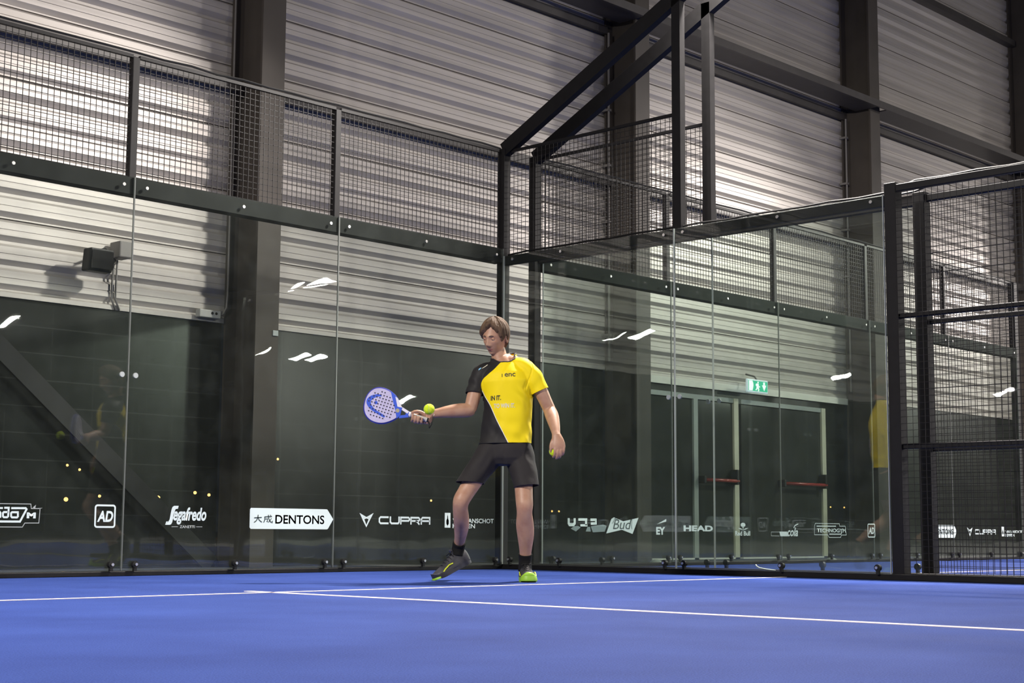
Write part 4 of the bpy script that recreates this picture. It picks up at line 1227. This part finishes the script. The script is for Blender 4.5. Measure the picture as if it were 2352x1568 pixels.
bm = bmesh.new(); flat(bm, [(-.222, 1.405), (-.210, 1.414), (-.203, 1.424), (-.212, 1.422), (-.222, 1.414)]); obj('shoulder_mark', on_shirt(bm, .002), mat('pale_blue_print', (0.2, 0.5, 0.75), 0.5), shirt)
bm = bmesh.new(); flat(bm, [(-.205, 1.416), (-.19, 1.421), (-.165, 1.439), (-.160, 1.447), (-.167, 1.444), (-.19, 1.426)]); obj('shoulder_mark', on_shirt(bm, .002), wht, shirt)
bm = bmesh.new(); flat(bm, [(-.281, 1.262), (-.277, 1.262), (-.270, 1.29), (-.274, 1.288)]); obj('sleeve_mark', on_shirt(bm, .002), wht, shirt)

# ---- shorts -------------------------------------------------------
bm = bmesh.new()
stack(bm, [(-.040, 0, .965, .160, .110, 0, 0), (-.040, 0, .93, .168, .116, 0, 0), (-.040, .0, .88, .178, .124, 0, 0), (-.040, .0, .82, .178, .122, 0, 0), (-.045, .0, .775, .14, .10, 0, 0)], 44, yaw=TY)
limb(bm, [(-0.125, 0.01, .88, .095, .110), (-0.165, -0.010, .81, .095, .108), (-0.215, -0.035, .74, .086, .096), (-0.255, -0.062, .675, .084, .088), (-0.281, -0.08, .635, .083, .087), (-0.302, -0.094, .60, .083, .087)], 32)
limb(bm, [(0.045, -0.005, .88, .095, .110), (0.062, -0.02, .81, .097, .108), (0.080, -0.055, .74, .090, .098), (0.095, -0.082, .675, .084, .090), (0.103, -0.098, .63, .084, .088), (0.108, -0.11, .58, .084, .088)], 32)
qb = to_bm(remesh(bm, 0.0055, 10, 0.5))
def short_fold(c):
    n = noise.noise(Vector((c.x*8, c.y*6, c.z*5 + 3)))
    return 0.8*n + 0.45*sin((c.x*(0.8 if c.x > -.05 else -0.8) + c.z*0.7)*52 + n*5)*smooth((0.93 - c.z)/0.12)
folds(qb, 0.005, short_fold)
cut(qb, (-0.272, -0.07, .652), (-0.06, -0.1, -0.99), near=(-0.295, -0.085, .595), rad=0.135)
cut(qb, (0.100, -0.09, .631), (0.10, -0.1, -0.98), near=(0.107, -0.10, .585), rad=0.125)
shorts = obj('shorts', qb, M['shorts'], person, smooth=True)
solidify(shorts, 0.003)

# ---- socks and shoes ----------------------------------------------
bm = bmesh.new(); limb(bm, [(-0.3465, 0.178, .262, .0445, .047), (-0.352, 0.198, .235, .0425, .046), (-0.356, 0.206, .20, .044, .052), (-0.358, 0.204, .17, .044, .055)], 24)
obj('sock', bm, M['sock'], person, smooth=True)
bm = bmesh.new(); limb(bm, [(0.0965, 0.028, .188, .046, .048), (0.096, 0.038, .15, .0415, .044), (0.096, 0.042, .11, .044, .052), (0.096, 0.040, .075, .046, .055)], 24)
obj('sock', bm, M['sock'], person, smooth=True)

def shoe(mtx, lime_toe):
    """built heel at x=0, toe at x=.285, sole on z=0"""
    r = empty('shoe', (0, 0, 0)); r.parent = person; r.matrix_local = mtx
    st = [(-0.002, .020, .05, .085), (0.012, .034, .03, .108), (0.045, .042, .0, .116), (0.085, .044, .0, .116), (0.115, .047, .0, .108), (0.15, .051, .0, .092), (0.19, .055, .0, .074), (0.225, .054, .0, .062), (0.255, .046, .0, .054), (0.276, .033, .0, .047), (0.288, .017, .0, .040), (0.291, .006, .0, .034)]
    bm = bmesh.new(); n = 24; rings = []
    S2 = catmull([(a, b, d) for a, b, c, d in st], 4)
    for x, hw, top in S2:
        ring = []
        for k in range(n):
            a = 2*pi*k/n; ca, sa = cos(a), sin(a)
            y = hw*(abs(ca)**0.75)*(1 if ca >= 0 else -1)
            if sa >= 0:
                z = 0.030 + (top - 0.030)*sa**0.9; y *= 1 - 0.28*sa*sa
            else: z = 0.030 + 0.022*sa
            ring.append(bm.verts.new((x, y, z)))
        rings.append(ring)
    for a, b in zip(rings, rings[1:]):
        for k in range(n): bm.faces.new((a[k], b[k], b[(k+1)%n], a[(k+1)%n]))
    bm.faces.new(rings[0]); bm.faces.new(rings[-1][::-1])
    obj('upper', bm, M['shoe'], r, smooth=True)
    def sole_poly(g):
        o = [(-0.004, .0), (0.002, .02), (0.03, .037), (0.08, .041), (0.13, .044), (0.19, .055), (0.235, .053), (0.268, .040), (0.288, .020), (0.294, 0)]
        o = [(p[0], p[1]) for p in catmull(o, 4)]
        return [(x, y + g) for x, y in o] + [(x, -y - g) for x, y in o[::-1][1:-1]]
    bm = bmesh.new(); P = sole_poly(0.003)
    lev = [(0.0, .0), (0.006, 1.0), (0.026, 1.0)]
    a = [bm.verts.new((x, y*.96, 0.0 + max(0, x - .22)**2*3)) for x, y in P]; b = [bm.verts.new((x, y, 0.030 + max(0, x - .22)**2*4.0)) for x, y in P]
    bm.faces.new(a[::-1]); bm.faces.new(b); m_ = len(P)
    for k in range(m_): bm.faces.new((a[k], a[(k+1)%m_], b[(k+1)%m_], b[k]))
    so = obj('sole', bm, M['lime'] if lime_toe else M['shoe'], r, smooth=False)
    # lime toe guard wraps the front
    bm = bmesh.new(); n2 = 22; gr = []
    for j in range(7):
        e = j/6
        row = []
        for k in range(n2 + 1):
            a_ = -1.25 + 2.5*k/n2
            hx = 0.052*(1 - 0.12*e*e)
            row.append(bm.verts.new((0.236 + 0.063*cos(a_)*(1 - 0.26*e*e), 0.060*sin(a_)*(1 - 0.10*e*e), 0.001 + (0.060 if lime_toe else 0.022)*e*(0.45 + .55*cos(a_)**2) + 0.006)))
        gr.append(row)
    for r0, r1 in zip(gr, gr[1:]):
        for k in range(n2): bm.faces.new((r0[k], r0[k+1], r1[k+1], r1[k]))
    g_ = obj('toe_guard', bm, M['lime'], r, smooth=True); solidify(g_, 0.004)
    # laces across the instep, loop and tongue
    for k in range(5):
        x = 0.112 + k*0.021; t = 0.111 - k*0.0098
        bm = bmesh.new(); rod(bm, [(x - .004, -.031, t - .016), (x, -.018, t - .001), (x + .003, 0, t + .004), (x, .018, t - .001), (x - .004, .031, t - .016)], 0.0028, 6)
        obj('lace', bm, M['black_plastic'], r, smooth=True)
    bm = bmesh.new(); rod(bm, [(0.112, .0, .114), (0.10, .02, .128), (0.115, .034, .12), (0.12, .012, .112), (0.11, -.014, .118), (0.13, -.034, .108)], 0.003, 6)
    obj('lace', bm, M['black_plastic'], r, smooth=True)
    bm = bmesh.new(); box(bm, 0.088, 0.108, -.017, .017, .10, .140); bevel_all(bm, .006)
    obj('tongue', bm, M['teal'] if lime_toe else M['shoe'], r, smooth=False)
    for s_ in (-1, 1):                                            # side flash
        bm = bmesh.new()
        pts = [(0.135, .0475, .060), (0.165, .051, .062), (0.20, .053, .050), (0.222, .053, .038)]
        for q0, q1 in zip(pts, pts[1:]): bar(bm, (q0[0], s_*q0[1], q0[2]), (q1[0], s_*q1[1], q1[2]), 0.005, 0.007)
        obj('side_flash', bm, M['ylw'], r)
    return r
def shoe_matrix(heel, toe, roll=0.0):
    heel = Vector(heel); toe = Vector(toe)
    x = (toe - heel).normalized()
    y = Vector((0, 0, 1)).cross(x).normalized(); z = x.cross(y)
    R = Matrix((x, y, z)).transposed().to_4x4() @ Matrix.Rotation(roll, 4, 'X')
    R.translation = heel
    return R
shoe(shoe_matrix((0.090, 0.108, 0.009), (0.122, -0.172, 0.009)), True)
shoe(shoe_matrix((-0.272, 0.235, 0.128), (-0.505, 0.128, 0.006), 0.0), False)

# wrist cord of the racket comes with the racket; balls -------------
# ---- racket -------------------------------------------------------
racket = empty('padel_racket', (0, 0, 0), label='pale lilac and blue perforated padel racket held out to the left by the man', cat='racket')
RM = Matrix(((GU.x, 0, GV.x, 0), (GU.y, 1, GV.y, 0), (GU.z, 0, GV.z, 0), (0, 0, 0, 1)))
RM.translation = GC + GU*0.0605                                   # origin at the top end of the grip
PW = Matrix.Translation(PO) @ Matrix.Rotation(-YAW, 4, 'Z') @ Matrix.Scale(PS, 4)
racket.matrix_world = PW @ RM
LIL = mat('pale_lilac_racket_face', (0.52, 0.48, 0.66), 0.3, coat=0.4, var=0.05, vscale=30)
BLU = mat('bright_blue_racket_paint', (0.055, 0.115, 0.58), 0.3, coat=0.3)
NAVY = mat('navy_racket_frame', (0.035, 0.04, 0.30), 0.35, coat=0.3)
GRIP = mat('pale_grey_grip_tape', (0.50, 0.49, 0.46), 0.7, bump=0.3, bscale=90)
WHT = mat('white_racket_paint', (0.72, 0.70, 0.74), 0.3)
def zr(X, Y):
    dx, dy = (X - 1420)/4045, (Y - 1000)/4045
    return (-0.958*dx - 0.286*dy, 0.286*dx - 0.958*dy)
OUT = [zr(*p) for p in [(1235, 835), (1110, 560), (960, 400), (800, 310), (620, 272), (460, 305), (320, 420), (230, 590), (190, 800), (215, 980), (300, 1120), (430, 1215), (600, 1265), (760, 1265), (930, 1215), (1090, 1130), (1180, 1035)]]
OUT = [(p[0], p[1]) for p in catmull(OUT + OUT[:1], 4)][:-1]
T2 = 0.0185
def plate(poly, y0, y1): 
    bm = bmesh.new(); fs = prism(bm, poly, y0, y1); bmesh.ops.triangulate(bm, faces=fs[:2]); bmesh.ops.recalc_face_normals(bm, faces=bm.faces); return bm
cx = sum(p[0] for p in OUT)/len(OUT); cz = sum(p[1] for p in OUT)/len(OUT)
def inset(poly, d):
    return [(x + (cx - x)/math.hypot(cx - x, cz - z)*d, z + (cz - z)/math.hypot(cx - x, cz - z)*d) for x, z in poly]
bm = bmesh.new()
rings = []
for d, y in ((0.010, -T2), (0.002, -T2 + .006), (0.0, 0), (0.002, T2 - .006), (0.010, T2)):
    rings.append([bm.verts.new((x, y, z)) for x, z in inset(OUT, d)])
n_ = len(OUT)
for a, b in zip(rings, rings[1:]):
    for k in range(n_): bm.faces.new((a[k], a[(k+1)%n_], b[(k+1)%n_], b[k]))
f0 = bm.faces.new(rings[0]); f1 = bm.faces.new(rings[-1]); bmesh.ops.triangulate(bm, faces=[f0, f1]); bmesh.ops.recalc_face_normals(bm, faces=bm.faces)
obj('frame', bm, NAVY, racket)
for sgn in (-1, 1):
    bm = plate(inset(OUT, 0.009), sgn*T2, sgn*(T2 + 0.0012)); obj('hitting_face', bm, LIL, racket)
def decal(polys, m, nm, lift):
    bm = bmesh.new()
    for po in polys:
        f = bm.faces.new([bm.verts.new((x, -T2 - lift, z)) for x, z in po]); bmesh.ops.triangulate(bm, faces=[f])
    return obj(nm, bm, m, racket)
decal([[zr(*p) for p in [(925, 380), (1000, 440), (1110, 560), (1235, 835), (1180, 1035), (1090, 1125), (1100, 1110), (1060, 930), (1000, 700), (950, 500)]]], BLU, 'throat_paint', .0018)
decal([[zr(*p) for p in [(1050, 530), (1115, 570), (1240, 830), (1110, 800)]]], WHT, 'throat_panel', .0024)
bm = bmesh.new()
rib = [((680, 505), 48), ((560, 505), 70), ((440, 545), 95), ((360, 610), 115), ((335, 680), 115), ((365, 770), 100), ((450, 870), 80), ((560, 950), 68), ((660, 1010), 66), ((770, 1075), 60)]
rib = catmull([(p[0], p[1], w_) for p, w_ in rib], 4)
L_, R_ = [], []
for i, (X, Y, w_) in enumerate(rib):
    a = rib[max(i-1, 0)]; b = rib[min(i+1, len(rib)-1)]
    tx, ty = b[0]-a[0], b[1]-a[1]; l = math.hypot(tx, ty); nx, ny = -ty/l, tx/l
    p = zr(X + nx*w_/2, Y + ny*w_/2); q = zr(X - nx*w_/2, Y - ny*w_/2)
    L_.append(bm.verts.new((p[0], -T2 - .0018, p[1]))); R_.append(bm.verts.new((q[0], -T2 - .0018, q[1])))
for i in range(len(rib) - 1): bm.faces.new((L_[i], L_[i+1], R_[i+1], R_[i]))
obj('face_emblem', bm, BLU, racket)
decal([[zr(530 + 46*cos(2*pi*k/20), 695 + 46*sin(2*pi*k/20)) for k in range(20)]], BLU, 'face_emblem', .0018)
decal([[zr(1115 + 52*cos(2*pi*k/20), 905 + 55*sin(2*pi*k/20)) for k in range(20)]], mat('gold_sticker', (0.36, 0.33, 0.22), 0.4), 'throat_sticker', .0026)
bm = bmesh.new()                                                  # raised dark discs in a slanted grid, painted as the shade inside holes
for i in range(-1, 10):
    for j in range(-1, 10):
        X = 400 + i*81 - j*27 + 22; Y = 470 + i*25 + j*80 - 60
        p = zr(X, Y)
        d = min(math.hypot(p[0]-q[0], p[1]-q[1]) for q in OUT)
        if d < 0.030 or X > 1060 or (X > 980 and Y < 480) : continue
        inside = sum(1 for k in range(n_) if (OUT[k][1] > p[1]) != (OUT[(k+1)%n_][1] > p[1]) and p[0] < (OUT[(k+1)%n_][0]-OUT[k][0])*(p[1]-OUT[k][1])/(OUT[(k+1)%n_][1]-OUT[k][1]) + OUT[k][0]) % 2
        if not inside: continue
        for sgn in (-1, 1):
            cyl(bm, (p[0], sgn*(T2 - .001), p[1]), (0, sgn, 0), 0.0046, 0.0042, 10)
obj('hole_shade_discs', bm, mat('hole_shade', (0.02, 0.018, 0.03), 0.7), racket)
bm = bmesh.new()
a0, a1 = zr(1225, 845), zr(1400, 955); bar(bm, (a0[0], 0, a0[1]), (a1[0], 0, a1[1]), 0.036, 0.018, hint=(0, 0, 1)); obj('throat_arm', bm, WHT, racket)
bm = bmesh.new()
a0, a1 = zr(1150, 1075), zr(1400, 1045); bar(bm, (a0[0], 0, a0[1]), (a1[0], 0, a1[1]), 0.036, 0.018, hint=(0, 0, 1)); obj('throat_arm', bm, BLU, racket)
bm = bmesh.new(); limb(bm, [(0.022, 0, 0, .017, .017), (0.004, 0, 0, .017, .017), (-0.002, 0, 0, .017, .017)], 16, hint=(0, -1, 0)); obj('neck', bm, BLU, racket, smooth=True)
bm = bmesh.new(); limb(bm, [(0.003, 0, 0, .0175, .0175), (-0.012, 0, 0, .0175, .0175)], 16, hint=(0, -1, 0)); obj('grip_ring', bm, WHT, racket, smooth=True)
bm = bmesh.new(); limb(bm, [(-0.010, 0, 0, .0145, .0145), (-0.06, 0, 0, .0150, .0150), (-0.115, 0, 0, .0155, .0155), (-0.128, 0, 0, .0175, .0175), (-0.132, 0, 0, .0165, .0165)], 16, hint=(0, -1, 0)); obj('grip', bm, GRIP, racket, smooth=True)
bm = bmesh.new(); limb(bm, [(-0.124, 0, 0, .0182, .0182), (-0.134, 0, 0, .0182, .0182)], 16, hint=(0, -1, 0)); obj('butt_cap', bm, M['black_plastic'], racket, smooth=True)
bm = bmesh.new()
rod(bm, [(-0.132, -.004, 0), (-0.150, -.020, -.022), (-0.158, -.034, -.048), (-0.164, -.036, -.020), (-0.160, -.036, .020), (-0.158, -.020, .048)], 0.0032, 8)
rod(bm, [(-0.132, .004, 0), (-0.148, -.010, -.026), (-0.156, -.030, -.050)], 0.0032, 8)
obj('wrist_cord', bm, M['black_plastic'], racket, smooth=True)

def ball(loc, label, r_=0.0335):
    bm = bmesh.new(); bmesh.ops.create_uvsphere(bm, u_segments=32, v_segments=20, radius=r_)
    o = obj('padel_ball', bm, M['ballfelt'], None, smooth=True); tag(o, label, 'ball', 'padel balls')
    o.matrix_world = PW @ Matrix.Translation(loc)
    bm = bmesh.new()
    P = []
    for k in range(49):
        t = 2*pi*k/48
        v = Vector((cos(t) + 0.35*cos(3*t), sin(t) - 0.35*sin(3*t), 1.05*sin(2*t))).normalized()*(r_ + 0.0001)
        P.append(v)
    rod(bm, P, 0.0009, 6, cap=False)
    obj('seam', bm, M['printgrey'], o, smooth=True)
ball(Vector((-0.535, -0.32, 1.120)), 'optic yellow ball in flight just in front of the wrist of the racket hand', 0.0355)
ball(Vector((0.281, -0.196, 0.858)), 'optic yellow ball mostly hidden in the hanging left hand')
